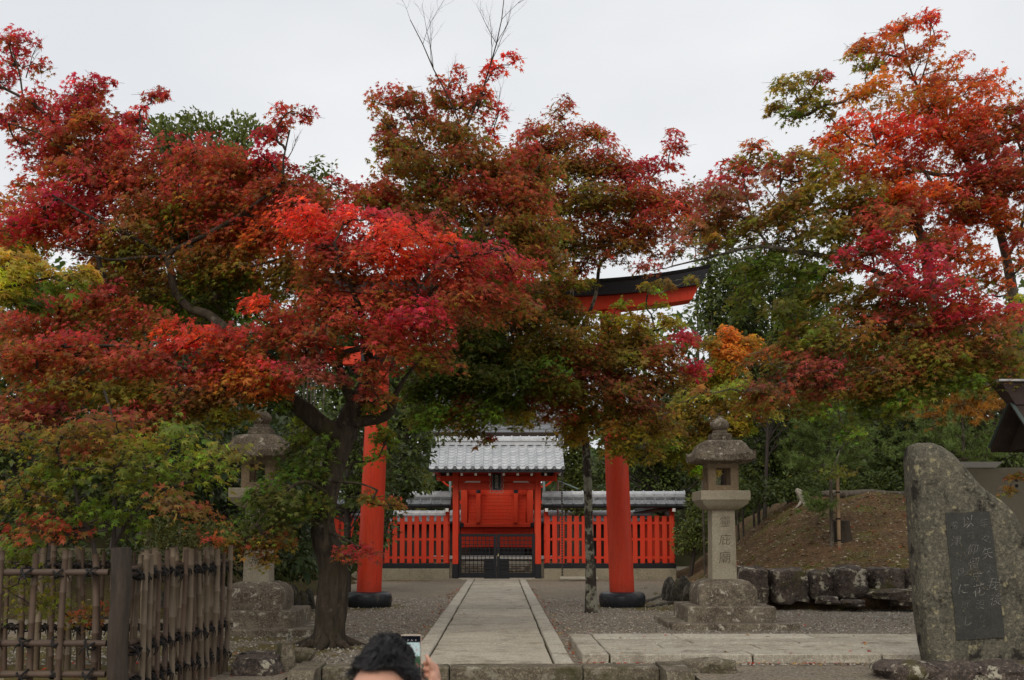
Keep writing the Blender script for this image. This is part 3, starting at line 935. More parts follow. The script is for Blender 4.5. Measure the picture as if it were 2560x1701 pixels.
# ---------------------------------------------------------------- inner sanctuary
HY = 39.6
hon = thing('sanctuary', 'small vermilion sanctuary raised on stone behind the lattice doors', 'shrine', (GX, HY + 1, 0))
b = MB(); b.box(GX - 2.3, GX + 2.3, HY - .6, HY + 3.2, -.05, .62, .02); b.build('stone_base', M_GRANITE, hon)
b = MB(); b.box(GX - 2.4, GX + 2.4, HY - .72, HY - .58, .60, .72, .01); b.build('base_edge', M_WHITEEND, hon)
for i in range(3):
    b = MB(); b.box(GX - 1.15, GX + 1.15, HY - 1.2 + i * .2, HY - .72, 0 + i * .18, .16 + i * .18, .01); b.build('stone_step', M_GRANITEWORN if i < 2 else M_PAVE2, hon)
b = MB(); b.box(GX - 1.0, GX + 1.0, HY + .05, HY + 2.2, .62, 1.02, .01); b.build('dark_skirt', M_BLACK, hon)
b = MB(); b.box(GX - 1.30, GX + 1.30, HY + .08, HY + 2.4, 1.0, 4.6, .01); b.build('body', M_RED2, hon)
b = MB(); b.box(GX - 1.32, GX + 1.32, HY - .05, HY + .1, 1.02, 1.72, .01); b.build('front_board', M_RED2, hon)
for i in range(7):
    x = GX - 1.24 + i * .413
    b = MB(); b.box(x - .025, x + .025, HY - .075, HY - .045, 1.02, 1.72); b.build('batten', M_RED2, hon)
b = MB(); b.box(GX - 1.36, GX + 1.36, HY - .22, HY + .04, 1.74, 1.90, .02); b.build('veranda_edge', M_RED, hon)
for s in (-1, 1):
    b = MB(); b.box(GX + s * 1.30 - .09, GX + s * 1.30 + .09, HY - .235, HY + .05, 1.735, 1.905, .02); b.build('metal_corner', M_BLACK, hon)
for i in range(9):
    z = 1.90 + i * .125
    b = MB(); b.box(GX - 1.05, GX + 1.05, HY - .15 + i * .05, HY + .07, z, z + .118, .008); b.build('stair_tread', M_RED, hon)
for s in (-1, 1):
    x = GX + s * 1.20
    b = MB(); b.box(x - .115, x + .115, HY - .18, HY + .08, 1.9, 3.34, .015); b.build('corner_post', M_RED, hon)
    x = GX + s * .68
    b = MB(); b.box(x - .075, x + .075, HY - .30, HY - .16, 1.9, 2.98, .012); b.build('newel_post', M_RED, hon)
    b = MB(); b.lathe([(.085, 2.98), (.085, 3.10), (.055, 3.13), (.075, 3.17), (.08, 3.22), (.05, 3.28), (.0, 3.33)], x, HY - .23, 14); b.build('newel_cap', M_BLACK, hon, smooth=40)
    for z in (3.10, 3.24):
        b = MB(); b.box(x + s * .09, x + s * .42, HY - .26, HY - .2, z, z + .05); b.box(x - s * .09, x - s * .26, HY - .26, HY - .2, z + .02, z + .06); b.build('rail', M_RED, hon)
    # outer railing with upturned ends and capped posts, above the side fences
    pts = [Vector((GX + s * (1.35 + i * .09), HY + .1, 3.22 + (.0 if i < 4 else (i - 3) ** 2 * .012))) for i in range(9)]
    b = MB(); b.tube(pts, [.035] * 9, 6); b.build('rail', M_RED, hon)
    b = MB(); b.lathe([(.05, 3.05), (.05, 3.42), (.03, 3.46), (.055, 3.52), (.0, 3.62)], GX + s * 1.72, HY + .1, 12); b.build('rail_post', M_COPPER, hon, smooth=40)
    b = MB(); b.box(GX + s * 1.32, GX + s * 1.75, HY + .05, HY + .2, 2.6, 2.72); b.build('bracket_arm', M_RED, hon)
    for z in (2.45, 3.02):
        b = MB(); b.box(GX + s * 1.37, GX + s * 1.50, HY - .1, HY - .05, z, z + .16); b.build('arm_end', M_WHITEEND, hon)
b = MB(); b.box(GX - 1.7, GX + 1.7, HY - .2, HY + 2.6, 4.6, 4.85, .02); b.build('eave_beam', M_RED2, hon)
b = MB()
x0, x1, ye, yr, ze, zr_ = GX - 2.35, GX + 2.35, HY - 1.0, HY + 1.3, 5.10, 7.1
N = 8
rows = []
for i in range(N + 1):
    u = i / N
    rows.append((ye + (yr - ye) * u, ze + (zr_ - ze) * (u ** 1.25), .15 * (1 - u)))
for i in range(N):
    (ya, za, _), (yb, zb, _) = rows[i], rows[i + 1]
    b.add([(x0, ya, za + .05), (x1, ya, za + .05), (x1, yb, zb), (x0, yb, zb), (x0, ya, za - .03), (x1, ya, za - .03)], [(0, 1, 2, 3), (4, 5, 1, 0)])
    b.add([(x0, 2 * yr - ya, za), (x1, 2 * yr - ya, za), (x1, 2 * yr - yb, zb), (x0, 2 * yr - yb, zb)], [(3, 2, 1, 0)])
hr = b.build('roof', M_SHINGLE, hon)
b = MB(); b.box(x0 - .02, x1 + .02, ye - .02, ye + .18, ze - .16, ze + .03, .01); b.build('eave_edge', M_DARKWOOD, hr)
b = MB(); b.box(x0, x1, yr - .2, yr + .2, zr_ - .1, zr_ + .28, .03); b.build('ridge', M_SHINGLE, hr)
# rain chain and downpipe east of the gate
b = MB()
dp = thing('downpipe', 'thin pinkish downpipe with green bend beside the gate roof', 'pipe', (GX + 2.05, GY + 1.2, 0))
x = GX + 2.08
MB().tube([(x, GY + .9, 0), (x, GY + .9, 3.3)], [.035, .035], 10).build('pipe', paint('faded_pink_pipe', (.42, .22, .19), .5, .15), dp)
MB().tube([(x, GY + .9, 3.3), (x + .25, GY + .9, 3.2), (x + .7, GY + .9, 3.02)], [.028] * 3, 10).build('pipe_bend', M_COPPER, dp)
ch = MB()
for i in range(40):
    z = .15 + i * .085
    ch.lathe([(.012, z), (.034, z + .02), (.034, z + .05), (.014, z + .075)], GX + 2.12, EYE_Y + .08, 8)
tag(ch.build('rain_chain', paint('dark_chain', (.05, .04, .035), .5, .2)), 'dark rain chain hanging from the east end of the gate roof', 'rain chain')
# low stone bench slab by the fence
p = on_ground(1345, 1341)
b = MB(); b.box(1.9, 3.1, 34.6, 35.0, .05, .13, .012); b.box(2.0, 2.2, 34.65, 34.95, 0, .05); b.box(2.8, 3.0, 34.65, 34.95, 0, .05)
tag(b.build('stone_slab', M_PAVE2), 'low pale stone slab before the east fence', 'slab')

# ---------------------------------------------------------------- stone lanterns
def sq_ring(w, z, n=6, bulge=0.0, up=0.0):
    """square ring with n points per side; up lifts the corners"""
    pts = []
    h = w / 2
    for sx, sy, dx, dy in ((-1, -1, 1, 0), (1, -1, 0, 1), (1, 1, -1, 0), (-1, 1, 0, -1)):
        for i in range(n):
            u = i / n * 2
            x, y_ = sx * h + dx * u * h, sy * h + dy * u * h
            m = abs(abs(u - 1))
            pts.append((x, y_, z + up * m ** 3))
    return pts
def stone_lantern(label, cx_, cy_, seed):
    L = thing('stone_lantern', label, 'stone lantern', (cx_, cy_, 0))
    def part(name, rings, mat, parent=L, smooth=30):
        b = MB(); b.loft([[(x + cx_, y_ + cy_, z) for x, y_, z in r] for r in rings])
        return b.build(name, mat, parent, smooth=smooth)
    part('bottom_step', [sq_ring(1.95, -.05), sq_ring(1.95, .085), sq_ring(1.92, .105)], M_GRANITEWORN)
    part('upper_step', [sq_ring(1.37, .10), sq_ring(1.37, .325), sq_ring(1.34, .345)], M_GRANITEWORN)
    part('base', [sq_ring(.90, .34), sq_ring(.92, .40), sq_ring(.91, .58), sq_ring(.85, .65), sq_ring(.70, .72), sq_ring(.52, .75)], M_GRANITEWORN, smooth=25)
    sh = part('shaft', [sq_ring(.395, .74), sq_ring(.39, .76), sq_ring(.365, 1.84), sq_ring(.365, 1.86)], M_GRANITE)
    brush_text('靈庇廟', .20, .285, seed, -.008, .12, .10, M_CARVESHADE, sh, (cx_ + .01, cy_ - .1915, 1.37), (R(90) - .0115, 0, 0))
    part('platform', [sq_ring(.40, 1.855), sq_ring(.54, 1.885), sq_ring(.70, 1.95), sq_ring(.765, 2.01), sq_ring(.79, 2.02), sq_ring(.79, 2.155), sq_ring(.775, 2.165)], M_GRANITE, smooth=25)
    # light box: four corner posts, sills and heads round an opening on each side
    b = MB()
    w, o = .243, .118
    for sx in (-1, 1):
        for sy in (-1, 1):
            b.box(cx_ + sx * o, cx_ + sx * w, cy_ + sy * o, cy_ + sy * w, 2.165, 2.64, .006)
    b.box(cx_ - w + .003, cx_ + w - .003, cy_ - w + .003, cy_ + w - .003, 2.166, 2.255, .004)
    b.box(cx_ - w + .003, cx_ + w - .003, cy_ - w + .003, cy_ + w - .003, 2.535, 2.638, .004)
    b.build('light_box', M_GRANITEWARM, L)
    part('roof', [sq_ring(.52, 2.60), sq_ring(.94, 2.635, up=.03), sq_ring(.96, 2.65, up=.035), sq_ring(.96, 2.735, up=.085), sq_ring(.88, 2.775, up=.03), sq_ring(.79, 2.835), sq_ring(.70, 2.92), sq_ring(.58, 2.975), sq_ring(.44, 2.99)], M_GRANITEWORN, smooth=28)
    b = MB()
    b.loft([[(x + cx_, y_ + cy_, z) for x, y_, z in r] for r in (sq_ring(.33, 2.985), sq_ring(.33, 3.09), sq_ring(.29, 3.105))])
    b.build('finial_block', M_GRANITEWORN, L)
    b = MB()
    b.lathe([(.12, 3.10), (.125, 3.14), (.10, 3.165), (.13, 3.19), (.152, 3.235), (.148, 3.29), (.11, 3.335), (.05, 3.37), (.015, 3.40), (.0, 3.405)], cx_, cy_, 24)
    b.build('finial', M_GRANITEWORN, L, smooth=60)
    return L
pr_ = at(1664, 1300, 17.65); pl_ = at(597, 1300, 16.65)
stone_lantern('tall stone lantern standing clear before the mound, carved with three characters', pr_.x, 17.65, 1)
stone_lantern('tall stone lantern half hidden by maple leaves behind the bamboo fence', pl_.x, 16.65, 2)

# ---------------------------------------------------------------- poem monument
MY = 11.45
mon = thing('stone_monument', 'tall slanting stone monument with a dark inscribed panel', 'monument', tuple(at(2250, 1550, MY).xy) + (0,))
zf = .5107
outline = [(512, 1560), (500, 1480), (470, 1330), (452, 1180), (440, 1000), (428, 800), (418, 640), (408, 480), (416, 428), (440, 412), (500, 408), (556, 428), (610, 462), (650, 505), (720, 590), (790, 650), (860, 700),
           (910, 752), (942, 806), (965, 880), (990, 980), (1012, 1100), (1022, 1250), (1015, 1400), (1005, 1560)]
pts = [at((2060 + x * zf) / K, (900 + y_ * zf) / K, MY) for x, y_ in outline]
dense = []
for i in range(len(pts)):
    a, c = pts[i], pts[(i + 1) % len(pts)]
    n = max(1, int((c - a).length / .05))
    for j in range(n): dense.append(a.lerp(c, j / n))
cen = sum(dense, Vector()) / len(dense)
def mring(s, y_, amp):
    r_ = []
    for i, p in enumerate(dense):
        q = cen + (p - cen) * s
        nn = mnoise.noise(Vector((p.x * 5, y_ * 4, p.z * 5)))
        q = q + (p - cen).normalized() * nn * amp
        r_.append((q.x, MY + y_ + .012 * mnoise.noise(Vector((p.x * 9, p.z * 9, y_))), q.z))
    return r_
b = MB()
rings = [mring(.90, -.17, .01), mring(.965, -.15, .015), mring(1.0, -.10, .02), mring(1.0, .08, .025), mring(.97, .17, .02), mring(.88, .22, .02)]
b.loft(rings, False, True)
# front face as concentric rings so that it can undulate
fr = [mring(s, -.17 - .02 * (1 - s), .01) for s in (.02, .2, .4, .6, .75, .90)]
b.loft(fr, True, False)
stele = b.build('stone', M_STELE, mon, smooth=35)
pc = [at((2060 + x * zf) / K, (900 + y_ * zf) / K, MY - .2) for x, y_ in ((595, 748), (815, 740), (888, 1362), (652, 1372))]
pd = []
for i in range(4):
    for j in range(14):
        q = pc[i].lerp(pc[(i + 1) % 4], j / 14)
        pd.append(q + Vector((.010 * mnoise.noise(q * 9), 0, .010 * mnoise.noise(q * 9 + Vector((7, 0, 0))))))
b = MB(); b.loft([[(p.x, p.y + .04, p.z) for p in pd], [(p.x, p.y + .009, p.z) for p in pd]]); b.build('inscribed_panel', M_STELEPANEL, mon)
def col_text(body, tx, ty, size, pitch, lean, seed):
    p = at((2320 + tx * .2424) / K, (1260 + ty * .2424) / K, MY - .194)
    brush_text(body, size, pitch, seed, -.022, .30, .26, M_INK, mon, (p.x, p.y, p.z), (R(90), lean, 0))
col_text('年々矢太我後', 622, 600, .125, .158, -.12, 1)
col_text('以舟仰留守花没し', 480, 690, .112, .142, -.11, 2)
col_text('希津わ見に眠し', 330, 720, .112, .165, -.10, 3)
for i, (x, y_, sx) in enumerate(((2090, 1552, .36), (2190, 1560, .38), (2300, 1556, .36), (2400, 1565, .34), (2440, 1520, .3))):
    p = at(x, y_, 11.25 + .3 * (i == 4))
    tag(link('rock', rock_mesh(sx, .3, .14, 40 + i, 3), M_ROCK, loc=(p.x, p.y, .05)), ('lumpy mossy rock under the near corner of the inscribed monument', 'broad brown rock under the middle of the inscribed monument', 'dark lichened rock under the far side of the inscribed monument', 'rock at the edge of the picture below the inscribed monument', 'rock beside the inscribed monument at the edge of the picture')[i], 'rock')

# ---------------------------------------------------------------- roofed board and beige panel at the right edge
NBY = 14.0
nb = thing('roofed_board', 'dark wooden notice shelter with a boxed ridge beyond the monument', 'shelter', (7.6, NBY, 0))
xl = at(2300, 920, NBY).x
zr_t, zr_b = at(2300, 884, NBY).z, at(2300, 935, NBY).z
b = MB()
b.loft([[(xl + .18, NBY - .10, zr_b), (9.2, NBY - .10, zr_b), (9.2, NBY + .10, zr_b), (xl + .18, NBY + .10, zr_b)],
        [(xl - .02, NBY - .15, zr_t), (9.2, NBY - .15, zr_t), (9.2, NBY + .15, zr_t), (xl - .02, NBY + .15, zr_t)]])
b.build('ridge_box', wood('ridge_board', (.075, .05, .045), (.05, .033, .03), 6, (.1, 1, 1)), nb)
b = MB(); b.box(xl - .07, 9.22, NBY - .2, NBY + .2, zr_t + .002, zr_t + .03, .006); b.build('ridge_cap', M_CAPMETAL, nb)
pe = at(2263, 1043, NBY + .62)
for s in (-1, 1):
    b = MB()
    ye_, ze_ = NBY + s * .62, pe.z
    x0 = xl + .16
    th = .055
    b.loft([[(x0, NBY + s * .05, zr_b + .02), (9.2, NBY + s * .05, zr_b + .02), (9.2, NBY + s * .05, zr_b - th), (x0, NBY + s * .05, zr_b - th)],
            [(x0, ye_, ze_ + th), (9.2, ye_, ze_ + th), (9.2, ye_, ze_), (x0, ye_, ze_)]])
    b.build('roof_slope', M_DARKWOOD, nb)
    b = MB()
    b.loft([[(x0 - .03, NBY + s * .05, zr_b + .03), (x0 + .02, NBY + s * .05, zr_b + .03), (x0 + .02, NBY + s * .05, zr_b + .012), (x0 - .03, NBY + s * .05, zr_b + .012)],
            [(x0 - .03, ye_ + s * .02, ze_ + th + .018), (x0 + .02, ye_ + s * .02, ze_ + th + .018), (x0 + .02, ye_ + s * .02, ze_ + th), (x0 - .03, ye_ + s * .02, ze_ + th)]])
    b.build('verge_strip', M_VERGE, nb)
b = MB()
b.add([(xl + .35, NBY - .06, zr_b - .03), (xl + .35, NBY + .5, pe.z + .02), (xl + .35, NBY - .5, pe.z + .02), (xl + .42, NBY - .06, zr_b - .03), (xl + .42, NBY + .5, pe.z + .02), (xl + .42, NBY - .5, pe.z + .02)],
      [(0, 1, 2), (5, 4, 3), (0, 3, 4, 1), (1, 4, 5, 2), (2, 5, 3, 0)])
b.build('gable_board', M_DARKWOOD, nb)
pb = at(2330, 1078, NBY)
b = MB(); b.loft([[(xl + .45, NBY - .07, pb.z), (xl + .62, NBY - .07, pb.z), (xl + .62, NBY + .07, pb.z), (xl + .45, NBY + .07, pb.z)], [(xl + .36, NBY - .07, pe.z + .05), (xl + .8, NBY - .07, pe.z + .3), (xl + .8, NBY + .07, pe.z + .3), (xl + .36, NBY + .07, pe.z + .05)]]); b.build('bracket', M_DARKWOOD, nb)
for x in (xl + .9, 8.9):
    b = MB(); b.box(x - .09, x + .09, NBY - .09, NBY + .09, -.05, zr_b, .01); b.build('post', M_DARKWOOD, nb)
b = MB(); b.box(xl + .5, 9.1, NBY - .05, NBY + .05, pb.z + .02, pb.z + .16, .008); b.build('cross_beam', M_DARKWOOD, nb)

PNY = 16.4
pa, pb2 = at(2190, 1066, PNY), at(2300, 1079, PNY)
pn = thing('display_panel', 'beige freestanding panel with a pale metal top behind the monument', 'panel', (7.4, PNY, 0))
b = MB(); b.box(pa.x - .1, 9.6, PNY - .05, PNY + .05, .02, pb2.z, .006); b.build('board', M_PANELWALL, pn)
b = MB()
b.loft([[(pa.x - .06, PNY - .07, pb2.z + .002), (pb2.x - .06, PNY - .07, pb2.z + .002), (pb2.x - .06, PNY + .07, pb2.z + .002), (pa.x - .06, PNY + .07, pb2.z + .002)],
        [(pa.x - .14, PNY - .14, pa.z), (pb2.x + .02, PNY - .14, pa.z), (pb2.x + .02, PNY + .14, pa.z), (pa.x - .14, PNY + .14, pa.z)]])
b.build('cap', M_CAPMETAL, pn)
for i in range(3):
    p = at(2343, 1107 + i * 14 * .92, PNY - .052)
    b = MB(); b.box(p.x - .022, p.x + .022, PNY - .056, PNY - .051, p.z - .022, p.z + .022); b.build('vent_hole', M_BLACK, pn)

# ---------------------------------------------------------------- bamboo fence
def bamboo_mesh(h, r, seed, crook=.02):
    rr = random.Random(seed)
    b = MB()
    pts, rad = [], []
    z = -.06
    node = rr.uniform(.1, .3)
    lean = rr.uniform(-crook, crook)
    while z < h:
        nz = min(h, node)
        for zz, k_ in ((z + .012, 1.0), (max(z + .013, nz - .012), .97), (nz - .003, 1.14), (nz + .006, 1.10)):
            if zz <= h:
                pts.append(Vector((lean * zz / h + .006 * math.sin(zz * 4 + seed), .006 * math.cos(zz * 3 + seed), zz))); rad.append(r * k_ * (1 - .12 * zz / h))
        z = nz
        node = nz + rr.uniform(.22, .34)
    b.tube(pts, rad, 9)
    return b.mesh('pole', 50)
poles = [bamboo_mesh(1.30 + .02 * (i % 3), .024 + .004 * (i % 3), i) for i in range(8)]
for i, m in enumerate(poles): m.materials.append(M_BAMBOO if i % 3 else M_BAMBOO2)
poles_b = [m.copy() for m in poles[:5]]
for m in poles_b:
    m.materials.clear(); m.materials.append(M_BAMBOO2)
lash = MB()
for d in (-1, 1):
    pts = [Vector((.036 * math.cos(a), .062 * math.sin(a), d * .028 * math.cos(a))) for a in [2 * math.pi * i / 12 for i in range(13)]]
    lash.tube(pts, [.0085] * 13, 5)
    lash.tube([Vector((.0, -.062, 0)), Vector((d * .02, -.085, -.02)), Vector((d * .035, -.075, -.07))], [.007, .006, .004], 5)
lash = lash.mesh('lashing'); lash.materials.append(M_ROPE)
FX, FY0 = -3.14, 9.0
def rail(mb_parent, p0, p1, r, name='rail'):
    b = MB()
    d = p1 - p0
    pts, rad = [], []
    n = max(3, int(d.length / .08))
    for i in range(n + 1):
        pts.append(p0 + d * (i / n)); rad.append(r * (1.12 if i % 4 == 2 else 1.0))
    b.tube(pts, rad, 9)
    return b.build(name, M_BAMBOORAIL, mb_parent, smooth=50)
def bamboo_panel(label, p0, p1, n, zs, both, mesh_set, double, jit=.02):
    fe = thing('bamboo_fence', label, 'fence', ((p0.x + p1.x) / 2, (p0.y + p1.y) / 2, 0))
    d = p1 - p0
    u = d.normalized(); c = Vector((-u.y, u.x, 0)); ang = math.atan2(u.y, u.x)
    for z in zs:
        rail(fe, p0 + Vector((0, 0, z)), p1 + Vector((0, 0, z)), .027)
        if double: rail(fe, p0 + Vector((0, 0, z + .05)), p1 + Vector((0, 0, z + .05)), .022)
    for i in range(n):
        t_ = (i + .5) / n
        s = -1 if (i % 2 == 0 or not both) else 1
        q = p0 + d * t_ + c * (.058 * -s) + u * rnd.uniform(-jit, jit)
        m = mesh_set[rnd.randrange(len(mesh_set))]
        link('pole', m, None, fe, loc=(q.x, q.y, 0), rot=(rnd.uniform(-.025, .025), rnd.uniform(-.05, .05), rnd.uniform(0, 6)), scale=(rnd.uniform(.85, 1.25),) * 2 + (rnd.uniform(.97, 1.02),))
        for z in zs:
            qq = p0 + d * t_ + Vector((0, 0, z))
            if both or rnd.random() < .8:
                link('lashing', lash, None, fe, loc=(qq.x, qq.y, qq.z + rnd.uniform(-.01, .01)), rot=(rnd.uniform(-.3, .3), rnd.uniform(-.3, .3), ang + (0 if s < 0 else math.pi)), scale=(1.15, 1.1, 1.1))
    return fe
pf = bamboo_panel('open bamboo fence of sparse brown poles at the left edge', Vector((-6.2, FY0, 0)), Vector((FX - .1, FY0, 0)), 11, (1.145, .565, .315), True, poles_b, False, .05)
bamboo_panel('dense bamboo fence of pale poles running back from the log post', Vector((FX + .02, FY0 + .16, 0)), Vector((-2.99, 11.85, 0)), 27, (1.12, .50, .22), True, poles, True)
bamboo_panel('dense rear bamboo fence seen through the open panel', Vector((-6.2, 11.95, 0)), Vector((-3.1, 11.95, 0)), 36, (1.12, .45), True, poles, False)
b = MB()
pts = [Vector((FX + .01 * math.sin(i), FY0, -.1 + 1.45 * i / 10)) for i in range(11)]
b.tube(pts, [.086 - .006 * i / 10 for i in range(11)], 18, rough=.06, seed=4)
tag(b.build('corner_post', M_POST, smooth=45), 'thick weathered log post at the corner of the bamboo fences', 'post')
# ================================================================== TREES
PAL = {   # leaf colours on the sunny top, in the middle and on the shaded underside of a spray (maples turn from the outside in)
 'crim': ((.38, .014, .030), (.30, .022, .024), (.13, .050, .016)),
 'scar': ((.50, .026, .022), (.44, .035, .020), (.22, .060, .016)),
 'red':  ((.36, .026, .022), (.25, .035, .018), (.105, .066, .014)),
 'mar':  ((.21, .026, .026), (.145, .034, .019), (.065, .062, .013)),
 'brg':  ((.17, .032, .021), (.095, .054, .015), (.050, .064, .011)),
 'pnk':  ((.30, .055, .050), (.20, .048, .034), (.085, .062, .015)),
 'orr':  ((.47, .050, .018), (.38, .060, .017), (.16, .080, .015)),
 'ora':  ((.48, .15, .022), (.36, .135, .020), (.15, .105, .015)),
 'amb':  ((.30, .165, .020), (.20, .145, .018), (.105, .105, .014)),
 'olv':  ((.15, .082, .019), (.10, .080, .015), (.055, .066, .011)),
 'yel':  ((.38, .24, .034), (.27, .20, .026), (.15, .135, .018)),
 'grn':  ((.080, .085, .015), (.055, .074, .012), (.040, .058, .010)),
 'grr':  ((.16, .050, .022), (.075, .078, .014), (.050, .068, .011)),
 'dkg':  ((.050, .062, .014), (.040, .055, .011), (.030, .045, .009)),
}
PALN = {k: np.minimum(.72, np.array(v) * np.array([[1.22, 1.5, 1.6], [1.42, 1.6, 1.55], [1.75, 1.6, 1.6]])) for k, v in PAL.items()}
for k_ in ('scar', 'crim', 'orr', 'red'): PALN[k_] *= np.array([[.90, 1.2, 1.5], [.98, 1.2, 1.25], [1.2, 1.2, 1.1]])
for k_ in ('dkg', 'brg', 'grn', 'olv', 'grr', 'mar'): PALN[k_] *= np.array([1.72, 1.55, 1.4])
RS = 1.28          # crowns overlap their neighbours

def unit(a):
    return a / np.maximum(1e-9, np.linalg.norm(a, axis=-1, keepdims=True))

# five-lobed maple leaf, 10 points, 8 triangles; and a coarser one for trees farther off
_ang = np.radians([180, -102, -74, -48, -24, 0, 24, 48, 74, 102])
_rad = np.array([.10, .66, .36, .96, .40, 1.10, .40, .96, .36, .66])
LEAF_XY = np.stack([np.sin(_ang) * _rad, np.cos(_ang) * _rad], 1)
LEAF_Z = -.22 * _rad ** 2
LEAF_T = np.array([(0, 1, 2), (2, 3, 4), (4, 5, 6), (6, 7, 8), (8, 9, 0), (0, 2, 8), (2, 4, 6), (2, 6, 8)])
_ang = np.radians([180, -62, -30, 0, 30, 62])
_rad = np.array([.35, .95, .36, 1.08, .36, .95])
FAR_XY = np.stack([np.sin(_ang) * _rad, np.cos(_ang) * _rad], 1)
FAR_Z = -.22 * _rad ** 2
FAR_T = np.array([(0, 1, 2), (2, 3, 4), (4, 5, 0), (0, 2, 4)])
# plain pointed leaf folded along its rib
OVAL_XY = np.array([(0, 0), (.30, .40), (0, 1.0), (-.30, .40)])
OVAL_Z = np.array([0, .06, -.12, .06])
OVAL_T = np.array([(0, 1, 2), (0, 2, 3)])
NEED_XY = np.array([(-.05, 0), (.05, 0), (0, 1.0)])
NEED_Z = np.array([0, 0, -.05])
NEED_T = np.array([(0, 1, 2)])

def leaves_mesh(name, P, T, N, S, C, shape):
    XY, Z, TR = {'maple': (LEAF_XY, LEAF_Z, LEAF_T), 'far': (FAR_XY, FAR_Z, FAR_T), 'oval': (OVAL_XY, OVAL_Z, OVAL_T), 'needle': (NEED_XY, NEED_Z, NEED_T)}[shape]
    T = unit(T)
    side = unit(np.cross(T, N))
    N = np.cross(side, T)
    n, m = len(P), len(XY)
    V = P[:, None, :] + S[:, None, None] * (XY[None, :, 0, None] * side[:, None, :] + XY[None, :, 1, None] * T[:, None, :] + Z[None, :, None] * N[:, None, :])
    tris = (np.arange(n)[:, None, None] * m + TR[None]).reshape(-1, 3)
    col = np.ones((n, m, 4), np.float32)
    col[:, :, :3] = C[:, None, :]
    return soup(name, V.reshape(-1, 3), tris, col.reshape(-1, 4))

def LT(r):          # slim the thin limbs a little
    return 1.0 if r > .13 else .74 + .26 * r / .13

